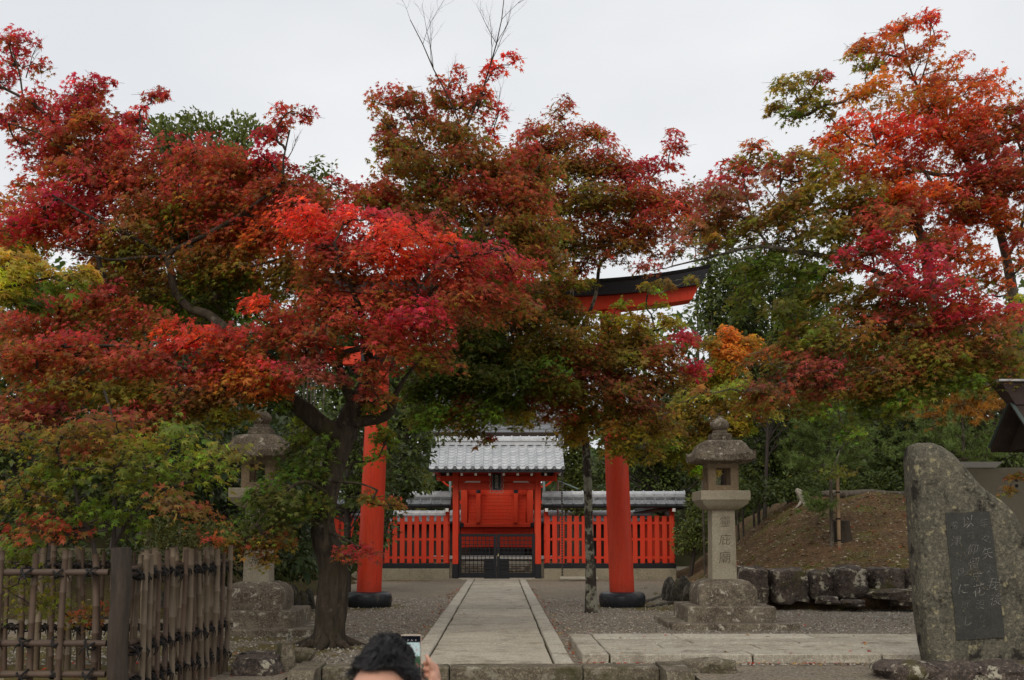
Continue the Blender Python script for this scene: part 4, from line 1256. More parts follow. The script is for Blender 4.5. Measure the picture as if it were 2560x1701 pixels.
class Tree:
    def __init__(self, name, label, base, Y, axis, seed, group=None, leaf=.050, bark=None):
        self.rng = np.random.default_rng(seed)
        self.root = thing(name, label, 'tree', base, group)
        self.Y = Y
        self.axis = axis                     # trunk axis (world x, y) that sprays lean away from
        self.bark = bark or M_BARK
        self.leaf = leaf
        self.wood = MB()
        self.nodes, self.par, self.rad0 = [], [], []
        self.sprays = []
        self.P, self.T, self.N, self.S, self.C = [], [], [], [], []
    def limb(self, pts, parent=True, seg=9, rough=.10, ridge=0.0):
        """pts: (x, y, Y, radius in view units)"""
        w = [at(x, y, Y) for x, y, Y, r in pts]
        rad = [r / ppm(Y) for x, y, Y, r in pts]
        # smooth the polyline
        q, qr = [], []
        n = len(w)
        for i in range(n - 1):
            p0, p1, p2, p3 = w[max(0, i - 1)], w[i], w[i + 1], w[min(n - 1, i + 2)]
            m = max(2, int((p2 - p1).length / .12))
            for j in range(m):
                u = j / m
                q.append(.5 * ((2 * p1) + (p2 - p0) * u + (2 * p0 - 5 * p1 + 4 * p2 - p3) * u * u + (3 * p1 - p0 - 3 * p2 + p3) * u ** 3))
                qr.append((rad[i] * (1 - u) + rad[i + 1] * u) * LT(rad[i]))
        q.append(w[-1]); qr.append(rad[-1])
        self.wood.tube(q, qr, seg, rough=rough, seed=len(self.nodes) * .37, ridge=ridge)
        for p in q[::2]:
            self.nodes.append(np.array(p)); self.par.append(-1)
    def cluster(self, x, y, rx, ry, pal, dy=0.0, dens=1.0, k=18.5, nl=100, spread=None, rs=None):
        Y = self.Y + dy
        c = np.array(at(x, y, Y))
        s = ppm(Y)
        ax, az = rx * RS / s, ry * RS / s
        ay = spread if spread is not None else min(1.1, .55 * (ax + az) + .12)
        area = math.pi * ax * az
        n = max(2, int(round(area * k * dens + self.rng.random() * .8)))
        r_s = rs or min(.37, max(.16, .55 * min(ax, az * 1.9)))
        g = self.rng
        d = unit(g.normal(size=(n, 3)))
        rr = g.random(n) ** .45
        off = d * rr[:, None]
        pos = c + off * np.array([ax - .25 * r_s, ay, max(.05, az - .08)])
        for p, o in zip(pos, off):
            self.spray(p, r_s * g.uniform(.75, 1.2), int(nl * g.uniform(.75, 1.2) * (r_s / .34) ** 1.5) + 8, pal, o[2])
    def spray(self, p, r, n, pal, lift):
        g = self.rng
        self.sprays.append(np.array(p))
        out = np.array([p[0] - self.axis[0], p[1] - self.axis[1], 0.0])
        out = out / max(.4, np.linalg.norm(out))
        a = g.random(n) * 2 * math.pi
        q = np.sqrt(g.random(n)) * 1.0
        lx, ly = np.cos(a) * q, np.sin(a) * q
        th = g.normal(size=n) * .20
        dome = .12 - .58 * q ** 2
        L = np.stack([lx * r, ly * r, (dome + th) * r], 1)
        # the whole spray tips outward
        tilt = .50 * g.random() + .05
        L[:, 2] -= tilt * (L[:, 0] * out[0] + L[:, 1] * out[1])
        P = p + L
        rad = np.stack([lx, ly, np.zeros(n)], 1)
        T = rad * 1.0 + out * .55 + np.array([0, 0, -.55]) + g.normal(size=(n, 3)) * .42
        N = np.array([0, 0, 1.0]) + rad * .65 + out * .35 + g.normal(size=(n, 3)) * .45
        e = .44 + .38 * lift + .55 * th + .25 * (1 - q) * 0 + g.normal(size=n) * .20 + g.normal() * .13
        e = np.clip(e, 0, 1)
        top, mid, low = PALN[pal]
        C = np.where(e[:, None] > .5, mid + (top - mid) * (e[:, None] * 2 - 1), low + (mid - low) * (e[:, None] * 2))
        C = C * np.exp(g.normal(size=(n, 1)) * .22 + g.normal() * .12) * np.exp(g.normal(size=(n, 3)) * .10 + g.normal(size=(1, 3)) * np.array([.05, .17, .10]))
        self.P.append(P); self.T.append(T); self.N.append(N)
        self.S.append(self.leaf * np.exp(g.normal(size=n) * .27)); self.C.append(C)
    def many(self, table, **kw):
        for row in table.strip().split(';'):
            w = row.split()
            if len(w) < 5: continue
            x, y, rx, ry = map(float, w[:4])
            dy = float(w[5]) if len(w) > 5 else 0.0
            de = float(w[6]) if len(w) > 6 else 1.0
            self.cluster(x, y, rx, ry, w[4], dy, de, **kw)
    def grow(self, twigs=True):
        """join every spray to the nearest wood already there, thick where much hangs on it"""
        pts = np.array(self.nodes)
        base_n = len(pts)
        sp = np.array(self.sprays)
        d0 = np.array([np.min(np.linalg.norm(pts - s, axis=1)) for s in sp])
        order = np.argsort(d0)
        allp = np.zeros((base_n + len(sp) * 3, 3)); allp[:base_n] = pts
        par = [-1] * base_n
        cnt = base_n
        segs = []
        for k_ in order:
            s = sp[k_] + np.array([0, 0, -.06])
            dv = allp[:cnt] - s
            d = np.linalg.norm(dv * np.array([1, 1, 1.0]), axis=1) + np.maximum(0, dv[:, 2]) * .5
            j = int(np.argmin(d))
            a = allp[j]
            L = np.linalg.norm(s - a)
            m1 = a + (s - a) * .36 + np.array([0, 0, -.05 * L]) + self.rng.normal(size=3) * .05 * L
            m2 = a + (s - a) * .70 + np.array([0, 0, -.02 * L]) + self.rng.normal(size=3) * .06 * L
            ids = []
            for q in (m1, m2, s):
                allp[cnt] = q; par.append(j if not ids else ids[-1]); ids.append(cnt); cnt += 1
            segs.append((j, ids))
        load = np.zeros(cnt)
        for j, ids in segs: load[ids[2]] += 1
        for i in range(cnt - 1, base_n - 1, -1):
            load[par[i]] += load[i]
        rad = np.minimum(.05, .0052 * np.sqrt(np.maximum(load, 1)) ** 1.0 + .001)
        tw = MB()
        for j, ids in segs:
            r0 = min(rad[ids[0]] * 1.05, .05)
            tw.tube([Vector(allp[j]), Vector(allp[ids[0]]), Vector(allp[ids[1]]), Vector(allp[ids[2]])], [r0, rad[ids[0]], rad[ids[1]], rad[ids[2]] * .8], 5, False)
            if twigs:
                p = Vector(allp[ids[2]])
                for _ in range(4):
                    a = self.rng.random() * 6.283
                    l = self.rng.uniform(.14, .30)
                    e = p + Vector((math.cos(a) * l, math.sin(a) * l, self.rng.uniform(-.04, .08)))
                    tw.tube([p, p.lerp(e, .5) + Vector((0, 0, .02)), e], [.0042, .0032, .002], 3, False)
        self.twigs = tw
    def finish(self, mat=None, shape='maple', twig_mat=None, crown='crown'):
        self.wood.build('trunk', self.bark, self.root, smooth=55)
        if getattr(self, 'twigs', None) and self.twigs.v:
            tag(self.twigs.build('branches', twig_mat or self.bark, self.root, smooth=60), kind='stuff')
        P = np.concatenate(self.P)
        o = link(crown, leaves_mesh(crown, P, np.concatenate(self.T), np.concatenate(self.N), np.concatenate(self.S), np.concatenate(self.C), shape), mat or M_MAPLE, self.root)
        tag(o, kind='stuff')
        print('TREE', self.root.name, 'sprays', len(self.sprays), 'leaves', len(P))

def bare_twig(mb, p, d, length, r, depth, g):
    """leafless forking twig"""
    n = 5
    pts, rad = [p.copy()], [r]
    q = p.copy()
    dd = d.normalized()
    for i in range(n):
        dd = (dd + Vector((g.gauss(0, .10), g.gauss(0, .10), g.gauss(.03, .06)))).normalized()
        q = q + dd * (length / n)
        pts.append(q.copy()); rad.append(r * (1 - .62 * (i + 1) / n))
        if depth > 0 and i > 0:
            for _ in range(g.choice((1, 1, 2))):
                sd_ = (dd + Vector((g.uniform(-1, 1), g.uniform(-.7, .7), g.uniform(-.1, .6))) * .85).normalized()
                bare_twig(mb, q, sd_, length * g.uniform(.28, .52), rad[-1] * .6, depth - 1, g)
    mb.tube(pts, rad, 5 if r > .006 else 3, False)

# ---------------------------------------------------------------- the great forked maple left of the path
p = on_ground(757, 1490)
T1 = Tree('maple_tree', 'great red maple with a forked mossy trunk left of the path', (p.x, p.y, 0), 14.6, (p.x, p.y + .3), 101)
Yb = p.y
T1.limb([(757, 1530, Yb, 50), (757, 1490, Yb, 45), (760, 1455, Yb, 38), (764, 1390, Yb, 35), (768, 1310, Yb + .02, 33), (752, 1250, Yb + .04, 32), (746, 1200, Yb + .06, 28), (755, 1140, Yb + .08, 27), (768, 1080, Yb + .1, 26), (786, 1020, Yb + .12, 29), (792, 985, Yb + .14, 32)], seg=44, rough=.13, ridge=.16)
for a_, l_ in ((.4, .55), (1.6, .5), (2.7, .6), (3.7, .5), (4.6, .6), (5.5, .55)):        # root flare
    q0 = Vector((p.x, p.y, .16)); e_ = Vector((p.x + math.cos(a_) * l_, p.y + math.sin(a_) * l_, -.03))
    T1.wood.tube([q0, q0.lerp(e_, .45) + Vector((0, 0, -.02)), e_], [.13, .07, .02], 8, rough=.15, seed=a_)
T1.limb([(784, 1000, Yb + .1, 24), (745, 985, Yb, 23), (705, 948, Yb - .1, 22), (673, 925, Yb - .1, 20), (600, 850, Yb + .3, 17), (530, 770, Yb + .5, 15), (478, 725, Yb + .6, 13), (439, 713, Yb + .6, 12), (405, 675, Yb + .6, 11), (393, 621, Yb + .6, 10), (383, 591, Yb + .6, 9)], seg=12)
T1.limb([(383, 591, Yb + .6, 8), (405, 576, Yb + .6, 8), (489, 534, Yb + .4, 7), (557, 494, Yb + .4, 6), (600, 462, Yb + .3, 5), (649, 423, Yb + .3, 4), (653, 370, Yb + .3, 3), (668, 300, Yb + .3, 2.2)])
T1.limb([(383, 591, Yb + .6, 6), (325, 557, Yb + .5, 5), (229, 511, Yb + .3, 4), (120, 450, Yb + .2, 3)])
T1.limb([(383, 593, Yb + .6, 6), (325, 593, Yb + .4, 5), (252, 599, Yb + .2, 4), (150, 570, Yb, 3)])
T1.limb([(393, 600, Yb + .7, 6), (399, 522, Yb + .9, 5), (397, 450, Yb + 1, 4), (395, 406, Yb + 1, 3), (370, 340, Yb + 1.1, 2.5), (330, 280, Yb + 1.1, 2)])
T1.limb([(399, 522, Yb + .9, 6), (303, 445, Yb + 1.2, 6), (226, 372, Yb + 1.4, 6), (198, 346, Yb + 1.4, 6), (148, 300, Yb + 1.5, 5.5), (85, 247, Yb + 1.5, 5), (53, 226, Yb + 1.5, 4.5), (-10, 195, Yb + 1.6, 4)])
T1.limb([(303, 445, Yb + 1.2, 4), (226, 395, Yb + 1.0, 4), (169, 360, Yb + .9, 3), (88, 307, Yb + .8, 2.5), (20, 285, Yb + .8, 2)])
T1.limb([(53, 226, Yb + 1.5, 3), (45, 170, Yb + 1.5, 2.4), (30, 120, Yb + 1.5, 2)])
T1.limb([(795, 985, Yb + .14, 26), (815, 940, Yb + .1, 22), (838, 895, Yb, 17), (852, 850, Yb - .1, 14), (845, 800, Yb - .2, 12), (835, 729, Yb - .4, 9), (800, 640, Yb - .7, 6), (770, 560, Yb - .9, 4)], seg=12)
T1.limb([(812, 930, Yb + .1, 14), (782, 850, Yb - .3, 11), (790, 815, Yb - .4, 9), (852, 795, Yb - .5, 8), (930, 730, Yb - .7, 7), (980, 640, Yb - .9, 5), (1040, 590, Yb - 1, 4)])
T1.limb([(815, 975, Yb + .1, 15), (868, 966, Yb, 14), (900, 950, Yb - .1, 12), (914, 905, Yb - .2, 8), (938, 865, Yb - .3, 5), (975, 820, Yb - .3, 3)], seg=10)
T1.limb([(838, 895, Yb + .05, 16), (900, 780, Yb + .9, 14), (970, 680, Yb + 1.5, 13), (1018, 612, Yb + 1.8, 12), (1025, 534, Yb + 1.9, 10), (1025, 444, Yb + 2, 8)], seg=10)
T1.limb([(1025, 444, Yb + 2, 6), (982, 356, Yb + 2, 4.5), (944, 276, Yb + 2, 3), (915, 225, Yb + 2, 2)])
T1.limb([(1025, 444, Yb + 2, 6), (1055, 344, Yb + 2, 4.5), (1086, 268, Yb + 2, 3.5), (1110, 210, Yb + 2, 3)])
T1.limb([(1018, 612, Yb + 1.8, 7), (1120, 520, Yb + 1.8, 5), (1200, 444, Yb + 1.8, 4), (1258, 356, Yb + 1.8, 3)])
T1.limb([(673, 925, Yb - .1, 9), (560, 900, Yb - .6, 7), (430, 850, Yb - .9, 5), (300, 800, Yb - 1, 4), (150, 800, Yb - 1, 3)])
T1.limb([(755, 1140, Yb, 8), (700, 1110, Yb - .5, 5), (640, 1150, Yb - .8, 3), (580, 1220, Yb - 1, 2)])
T1.limb([(752, 1225, Yb, 5), (790, 1240, Yb - .4, 3), (830, 1262, Yb - .6, 2)])
T1.limb([(765, 1110, Yb, 5), (830, 1115, Yb - .3, 3), (870, 1130, Yb - .4, 2)])
# upper left crown
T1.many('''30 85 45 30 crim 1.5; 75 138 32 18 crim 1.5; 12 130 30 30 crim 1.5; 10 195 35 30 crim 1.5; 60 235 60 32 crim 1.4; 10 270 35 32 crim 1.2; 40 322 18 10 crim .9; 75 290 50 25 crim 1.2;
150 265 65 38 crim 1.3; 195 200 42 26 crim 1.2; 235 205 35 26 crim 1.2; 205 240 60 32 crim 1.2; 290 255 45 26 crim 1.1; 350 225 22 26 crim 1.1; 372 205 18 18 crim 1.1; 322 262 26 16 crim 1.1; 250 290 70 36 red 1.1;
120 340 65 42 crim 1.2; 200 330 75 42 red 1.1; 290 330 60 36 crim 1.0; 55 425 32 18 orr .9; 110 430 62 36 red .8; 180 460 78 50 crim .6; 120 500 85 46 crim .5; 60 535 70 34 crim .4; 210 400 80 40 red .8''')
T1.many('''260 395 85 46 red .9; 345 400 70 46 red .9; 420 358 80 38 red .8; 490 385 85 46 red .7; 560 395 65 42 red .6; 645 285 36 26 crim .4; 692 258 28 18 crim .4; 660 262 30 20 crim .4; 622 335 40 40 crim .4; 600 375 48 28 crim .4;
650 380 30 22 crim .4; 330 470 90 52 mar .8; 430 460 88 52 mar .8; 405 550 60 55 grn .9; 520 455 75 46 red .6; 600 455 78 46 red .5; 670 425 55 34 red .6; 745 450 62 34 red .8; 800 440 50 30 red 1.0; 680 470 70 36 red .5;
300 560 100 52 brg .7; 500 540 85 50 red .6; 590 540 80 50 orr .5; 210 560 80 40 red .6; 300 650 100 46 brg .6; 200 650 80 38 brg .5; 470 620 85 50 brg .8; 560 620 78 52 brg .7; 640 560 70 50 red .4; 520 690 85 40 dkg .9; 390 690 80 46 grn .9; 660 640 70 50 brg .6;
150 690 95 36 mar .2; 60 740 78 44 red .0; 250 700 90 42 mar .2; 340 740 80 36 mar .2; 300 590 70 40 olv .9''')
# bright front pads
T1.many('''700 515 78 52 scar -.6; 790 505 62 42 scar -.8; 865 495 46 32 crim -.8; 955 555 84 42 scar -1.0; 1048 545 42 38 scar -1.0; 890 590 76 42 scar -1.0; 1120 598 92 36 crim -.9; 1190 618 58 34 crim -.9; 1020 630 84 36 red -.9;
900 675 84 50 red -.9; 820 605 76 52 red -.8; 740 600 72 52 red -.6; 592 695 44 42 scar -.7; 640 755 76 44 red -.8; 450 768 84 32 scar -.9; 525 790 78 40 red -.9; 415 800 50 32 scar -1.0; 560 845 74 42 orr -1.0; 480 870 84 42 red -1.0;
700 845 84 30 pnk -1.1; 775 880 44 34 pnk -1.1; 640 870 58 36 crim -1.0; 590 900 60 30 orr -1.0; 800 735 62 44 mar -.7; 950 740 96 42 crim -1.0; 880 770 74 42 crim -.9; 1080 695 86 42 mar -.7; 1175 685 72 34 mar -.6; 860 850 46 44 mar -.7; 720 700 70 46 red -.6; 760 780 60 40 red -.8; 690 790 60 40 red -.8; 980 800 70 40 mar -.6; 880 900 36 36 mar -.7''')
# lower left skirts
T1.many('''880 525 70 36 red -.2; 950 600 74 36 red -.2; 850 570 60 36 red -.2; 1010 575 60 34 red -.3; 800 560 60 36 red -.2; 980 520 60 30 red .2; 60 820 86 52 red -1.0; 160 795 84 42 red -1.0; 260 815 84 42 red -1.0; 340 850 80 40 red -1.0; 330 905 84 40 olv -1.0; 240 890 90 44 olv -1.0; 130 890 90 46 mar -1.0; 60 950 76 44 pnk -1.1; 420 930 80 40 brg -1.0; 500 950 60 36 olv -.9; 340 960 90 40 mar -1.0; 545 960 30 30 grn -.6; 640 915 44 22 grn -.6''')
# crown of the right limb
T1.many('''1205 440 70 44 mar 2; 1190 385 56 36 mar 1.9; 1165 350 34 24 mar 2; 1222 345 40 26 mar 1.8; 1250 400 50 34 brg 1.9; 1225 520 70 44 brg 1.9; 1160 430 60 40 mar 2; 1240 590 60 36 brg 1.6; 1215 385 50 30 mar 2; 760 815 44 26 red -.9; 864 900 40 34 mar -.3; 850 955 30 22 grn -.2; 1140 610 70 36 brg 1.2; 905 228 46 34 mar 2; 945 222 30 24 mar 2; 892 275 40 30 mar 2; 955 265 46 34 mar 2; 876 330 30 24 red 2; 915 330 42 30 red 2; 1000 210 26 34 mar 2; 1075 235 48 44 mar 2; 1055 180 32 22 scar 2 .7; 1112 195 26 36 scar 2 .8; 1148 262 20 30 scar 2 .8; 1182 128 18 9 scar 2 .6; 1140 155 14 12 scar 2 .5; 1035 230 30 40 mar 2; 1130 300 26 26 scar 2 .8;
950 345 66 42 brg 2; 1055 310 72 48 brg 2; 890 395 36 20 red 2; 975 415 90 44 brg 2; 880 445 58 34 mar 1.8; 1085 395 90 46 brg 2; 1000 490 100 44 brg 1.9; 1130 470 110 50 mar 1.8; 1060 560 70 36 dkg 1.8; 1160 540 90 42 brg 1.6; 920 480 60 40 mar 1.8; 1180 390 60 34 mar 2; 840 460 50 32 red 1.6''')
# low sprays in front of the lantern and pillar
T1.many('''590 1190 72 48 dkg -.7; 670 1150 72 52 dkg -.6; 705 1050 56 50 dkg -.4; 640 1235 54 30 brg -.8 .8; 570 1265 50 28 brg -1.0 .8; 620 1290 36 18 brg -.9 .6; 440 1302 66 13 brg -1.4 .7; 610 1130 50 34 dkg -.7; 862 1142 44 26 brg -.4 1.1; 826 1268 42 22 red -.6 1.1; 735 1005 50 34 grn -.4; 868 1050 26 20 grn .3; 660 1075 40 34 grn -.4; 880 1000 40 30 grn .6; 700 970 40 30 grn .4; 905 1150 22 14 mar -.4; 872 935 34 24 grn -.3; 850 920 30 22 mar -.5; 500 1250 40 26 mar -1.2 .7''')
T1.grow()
# leafless leaders above the right limb
_g = random.Random(5)
for (x, y, x2, y2, L) in ((1065, 330, 1040, 0, 2.05), (1100, 260, 1170, 0, 1.9), (1120, 320, 1160, 200, .9)):
    a0 = at(x, y, Yb + 2); a1 = at(x2, y2, Yb + 2.1)
    bare_twig(T1.wood, a0, (a1 - a0), L, .016 if L > 1 else .009, 3 if L > 1 else 2, _g)
for (x, y, x2, y2, L) in ((60, 180, 95, 80, .55), (660, 370, 700, 300, .4), (150, 260, 140, 230, .25)):
    a0 = at(x, y, Yb + 1.4); a1 = at(x2, y2, Yb + 1.4)
    bare_twig(T1.wood, a0, (a1 - a0), L, .009, 2, _g)
T1.finish()

# ---------------------------------------------------------------- slender maple with a lichened trunk, before the torii
p = on_ground(1362, 1412)
T3 = Tree('maple_tree', 'slender dark red maple with a lichened trunk beside the east torii pillar', (p.x, p.y, 0), 19.6, (p.x - .3, p.y), 103, leaf=.056, bark=M_BARKLICHEN)
Yc = p.y
T3.limb([(1364, 1425, Yc, 22), (1363, 1405, Yc, 15), (1362, 1340, Yc, 13), (1358, 1250, Yc, 11), (1356, 1150, Yc, 10), (1352, 1060, Yc, 10), (1345, 980, Yc, 10), (1338, 880, Yc - .1, 11), (1325, 790, Yc - .2, 10), (1312, 735, Yc - .3, 9)], seg=14, rough=.16)
T3.limb([(1312, 735, Yc - .3, 6), (1280, 690, Yc - .4, 5), (1254, 645, Yc - .5, 4), (1235, 560, Yc - .5, 3)])
T3.limb([(1312, 735, Yc - .3, 6), (1318, 680, Yc - .3, 5), (1322, 600, Yc - .3, 4), (1310, 450, Yc - .2, 3), (1300, 310, Yc - .2, 2)])
T3.limb([(1325, 790, Yc - .2, 6), (1370, 690, Yc - .2, 5), (1385, 605, Yc - .2, 5), (1430, 580, Yc - .3, 4.5), (1442, 537, Yc - .3, 4), (1480, 450, Yc - .3, 3), (1530, 360, Yc - .3, 2)])
T3.limb([(1338, 880, Yc, 6), (1335, 765, Yc - .4, 5), (1419, 798, Yc - .8, 4), (1500, 850, Yc - .9, 3), (1580, 860, Yc - .9, 2)])
T3.limb([(1338, 900, Yc - .1, 7), (1250, 840, Yc - .7, 5), (1150, 830, Yc - 1.1, 4), (1050, 870, Yc - 1.3, 3)])
T3.limb([(1340, 900, Yc, 6), (1400, 880, Yc - .7, 4), (1480, 910, Yc - 1, 3), (1540, 945, Yc - 1.1, 2)])
T3.many('''1300 255 34 30 mar; 1285 300 66 34 mar; 1372 300 52 28 mar; 1240 335 52 32 mar; 1195 400 80 38 mar; 1330 370 88 42 brg; 1400 380 62 38 mar; 1448 405 52 40 crim; 1538 325 36 28 crim; 1500 375 40 34 crim; 1555 370 26 24 crim; 1470 460 82 42 mar; 1560 455 56 32 mar; 1350 460 96 50 brg; 1250 450 80 44 mar;
1300 545 92 42 brg; 1420 530 92 42 mar; 1530 510 76 34 mar; 1450 580 74 24 brg; 1345 605 60 22 mar; 1270 590 70 34 grn; 1230 560 60 30 brg; 1590 480 36 26 pnk; 1240 740 78 42 grn; 1320 735 44 24 amb; 1400 785 76 32 amb; 1485 775 66 26 amb; 1310 820 110 42 brg -.4; 1190 840 110 44 dkg -.6; 1405 870 110 34 pnk -.8; 1490 920 80 24 pnk -1; 1400 820 80 34 olv -.4;
1560 795 42 40 crim -.6; 1592 858 44 28 crim -.6; 1525 850 70 42 brg -.6; 1105 800 90 42 brg -.8; 1025 820 80 50 dkg -1; 1000 890 74 52 dkg -1.1; 1085 955 52 44 brg -1.2; 965 920 54 50 grn -.9; 1140 920 64 44 grn -.8; 1250 910 64 44 mar -.7; 1290 955 34 34 mar -.8; 1110 1010 22 16 mar -1.2; 1190 950 50 30 grn -.5; 1340 985 62 34 amb -.2; 1440 1025 62 30 olv -.6; 1500 985 64 34 olv -.4; 1330 920 60 36 olv -.3; 1420 960 70 34 brg -.5; 1320 1010 40 24 amb -.2; 1060 880 60 40 grn -.9; 1180 760 60 36 brg -.3; 1100 740 60 36 brg -.3''', k=14, nl=108)
T3.many('''1030 740 80 44 brg -1.6; 1120 780 80 40 dkg -1.5; 1010 700 70 40 mar -2; 940 800 60 44 brg -2; 1180 720 70 40 brg -1.2; 1060 860 90 40 dkg -1.6; 1160 880 90 40 dkg -1.5; 1230 860 80 40 grn -1.4; 1120 940 70 36 grn -1.5; 1020 950 60 36 grn -1.5; 1210 800 70 36 olv -1.2; 1280 780 70 36 olv -1; 1300 880 80 34 brg -1.2; 1180 960 40 24 olv -1.5; 940 870 46 40 dkg -1.8; 1060 640 60 34 mar -1.5; 1130 660 70 34 brg -1.4; 1210 670 60 30 brg -1; 1280 640 36 24 olv -.6; 1490 815 50 26 brg -.6; 1470 790 40 24 olv -.4; 1430 830 50 34 olv -.8; 1425 895 50 34 brg -.9; 1425 945 44 24 olv -.9; 1440 985 50 22 amb -.7; 1410 850 40 30 olv -.8; 1480 1040 40 20 olv -.7; 1495 700 44 12 amb -.4 .8; 1420 728 46 18 amb -.6 1.2; 1440 745 46 20 amb -.7; 1505 662 40 16 olv -.5 1.1; 1430 742 54 18 amb -.6; 1365 748 44 20 amb -.6; 1515 735 44 14 amb -.4; 1440 775 50 20 olv -.6; 1420 700 26 10 amb -.5 .7; 1600 640 30 14 olv -.4 .6; 1300 655 46 28 brg -.7; 1350 645 34 22 olv -.7; 1275 700 46 26 brg -.8; 1330 690 30 20 amb -.7; 1240 660 46 26 brg -.8; 1512 655 34 14 olv -.4 .8''', k=14, nl=108)
T3.grow()
T3.finish(shape='far')

# ---------------------------------------------------------------- broad maple leaning in from the right
T5 = Tree('maple_tree', 'broad orange and crimson maple leaning in from the right edge', (at(2560, 1450, 15.6).x, 15.6, 0), 15.0, (at(2480, 800, 15.4).x, 15.4), 105, leaf=.052, bark=M_BARKGREY)
T5.limb([(2570, 1520, 15.6, 52), (2565, 1440, 15.6, 40), (2545, 1250, 15.6, 36), (2490, 1060, 15.5, 34), (2420, 940, 15.4, 32), (2351, 877, 15.3, 28), (2300, 845, 15.2, 25), (2248, 812, 15.1, 22), (2190, 760, 15.0, 18), (2150, 700, 15.0, 16), (2140, 620, 15.0, 15), (2120, 540, 15.0, 13), (2089, 494, 15.0, 11), (2060, 465, 15, 9), (2029, 444, 15, 6), (1990, 410, 14.9, 4)], seg=18, rough=.12)
T5.limb([(2351, 877, 15.3, 18), (2345, 760, 15.5, 15), (2320, 600, 15.6, 12), (2280, 460, 15.6, 9), (2234, 381, 15.5, 8), (2188, 328, 15.5, 7), (2156, 293, 15.5, 6), (2146, 261, 15.5, 5), (2117, 205, 15.5, 4), (2096, 155, 15.5, 3), (2080, 80, 15.5, 2)])
T5.limb([(2234, 400, 15.5, 6), (2153, 402, 15.2, 6), (2061, 367, 15.0, 5), (2026, 342, 14.9, 4), (1960, 320, 14.9, 3), (1880, 230, 15, 2)])
T5.limb([(2150, 700, 15.0, 9), (2050, 640, 14.8, 8), (1940, 600, 14.6, 8), (1828, 579, 14.5, 7), (1775, 570, 14.5, 6), (1721, 572, 14.5, 5), (1645, 591, 14.5, 3.5), (1549, 614, 14.5, 2)])
T5.limb([(1775, 570, 14.5, 4), (1740, 520, 14.6, 4), (1720, 450, 14.7, 3), (1710, 370, 14.8, 2)])
T5.limb([(1860, 590, 14.6, 4), (1835, 540, 14.6, 4), (1800, 470, 14.8, 3), (1800, 390, 14.8, 2)])
T5.limb([(2248, 812, 15.1, 10), (2150, 780, 14.6, 7), (2030, 760, 14.2, 5), (1940, 800, 14.0, 4), (1850, 860, 13.9, 3), (1750, 900, 13.9, 2)])
T5.limb([(2200, 770, 15, 8), (2200, 700, 14.6, 6), (2100, 640, 14.2, 5), (2040, 590, 14.0, 4), (1980, 580, 14.0, 3)])
T5.limb([(2320, 600, 15.6, 6), (2360, 500, 15.4, 5), (2360, 380, 15.3, 4), (2330, 280, 15.3, 3)])
T5.limb([(1945, 860, 14.0, 2.5), (1931, 920, 13.9, 2.2), (1940, 970, 13.9, 2), (1954, 1026, 13.9, 1.6)])
T5.limb([(2115, 205, 15.5, 3), (2140, 130, 15.5, 2), (2145, 50, 15.5, 1.6)])
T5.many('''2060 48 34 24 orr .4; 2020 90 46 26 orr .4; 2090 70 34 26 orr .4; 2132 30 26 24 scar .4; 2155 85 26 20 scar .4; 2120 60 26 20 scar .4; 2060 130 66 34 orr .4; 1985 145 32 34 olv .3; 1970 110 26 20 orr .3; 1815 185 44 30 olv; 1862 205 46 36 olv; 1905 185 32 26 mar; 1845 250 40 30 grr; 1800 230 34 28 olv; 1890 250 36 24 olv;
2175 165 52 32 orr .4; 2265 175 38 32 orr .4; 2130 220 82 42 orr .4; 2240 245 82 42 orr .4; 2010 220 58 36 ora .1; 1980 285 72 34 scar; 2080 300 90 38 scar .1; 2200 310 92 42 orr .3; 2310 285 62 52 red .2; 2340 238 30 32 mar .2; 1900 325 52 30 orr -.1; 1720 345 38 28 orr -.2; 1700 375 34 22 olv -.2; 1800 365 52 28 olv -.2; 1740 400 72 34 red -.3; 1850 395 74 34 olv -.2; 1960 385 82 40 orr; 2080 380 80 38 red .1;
2250 410 86 44 red .1; 2330 390 52 56 mar .1; 2200 470 76 32 mar; 1700 445 76 34 pnk -.4; 1640 490 64 32 pnk -.5; 1590 520 44 22 pnk -.5; 1780 470 84 42 brg -.3; 1900 460 92 40 olv -.1; 2010 460 74 36 olv; 1680 510 80 34 brg -.4; 1560 570 62 20 pnk -.5; 1500 618 46 14 pnk -.5 .9; 1620 560 60 22 olv -.5''', k=17.5, nl=104)
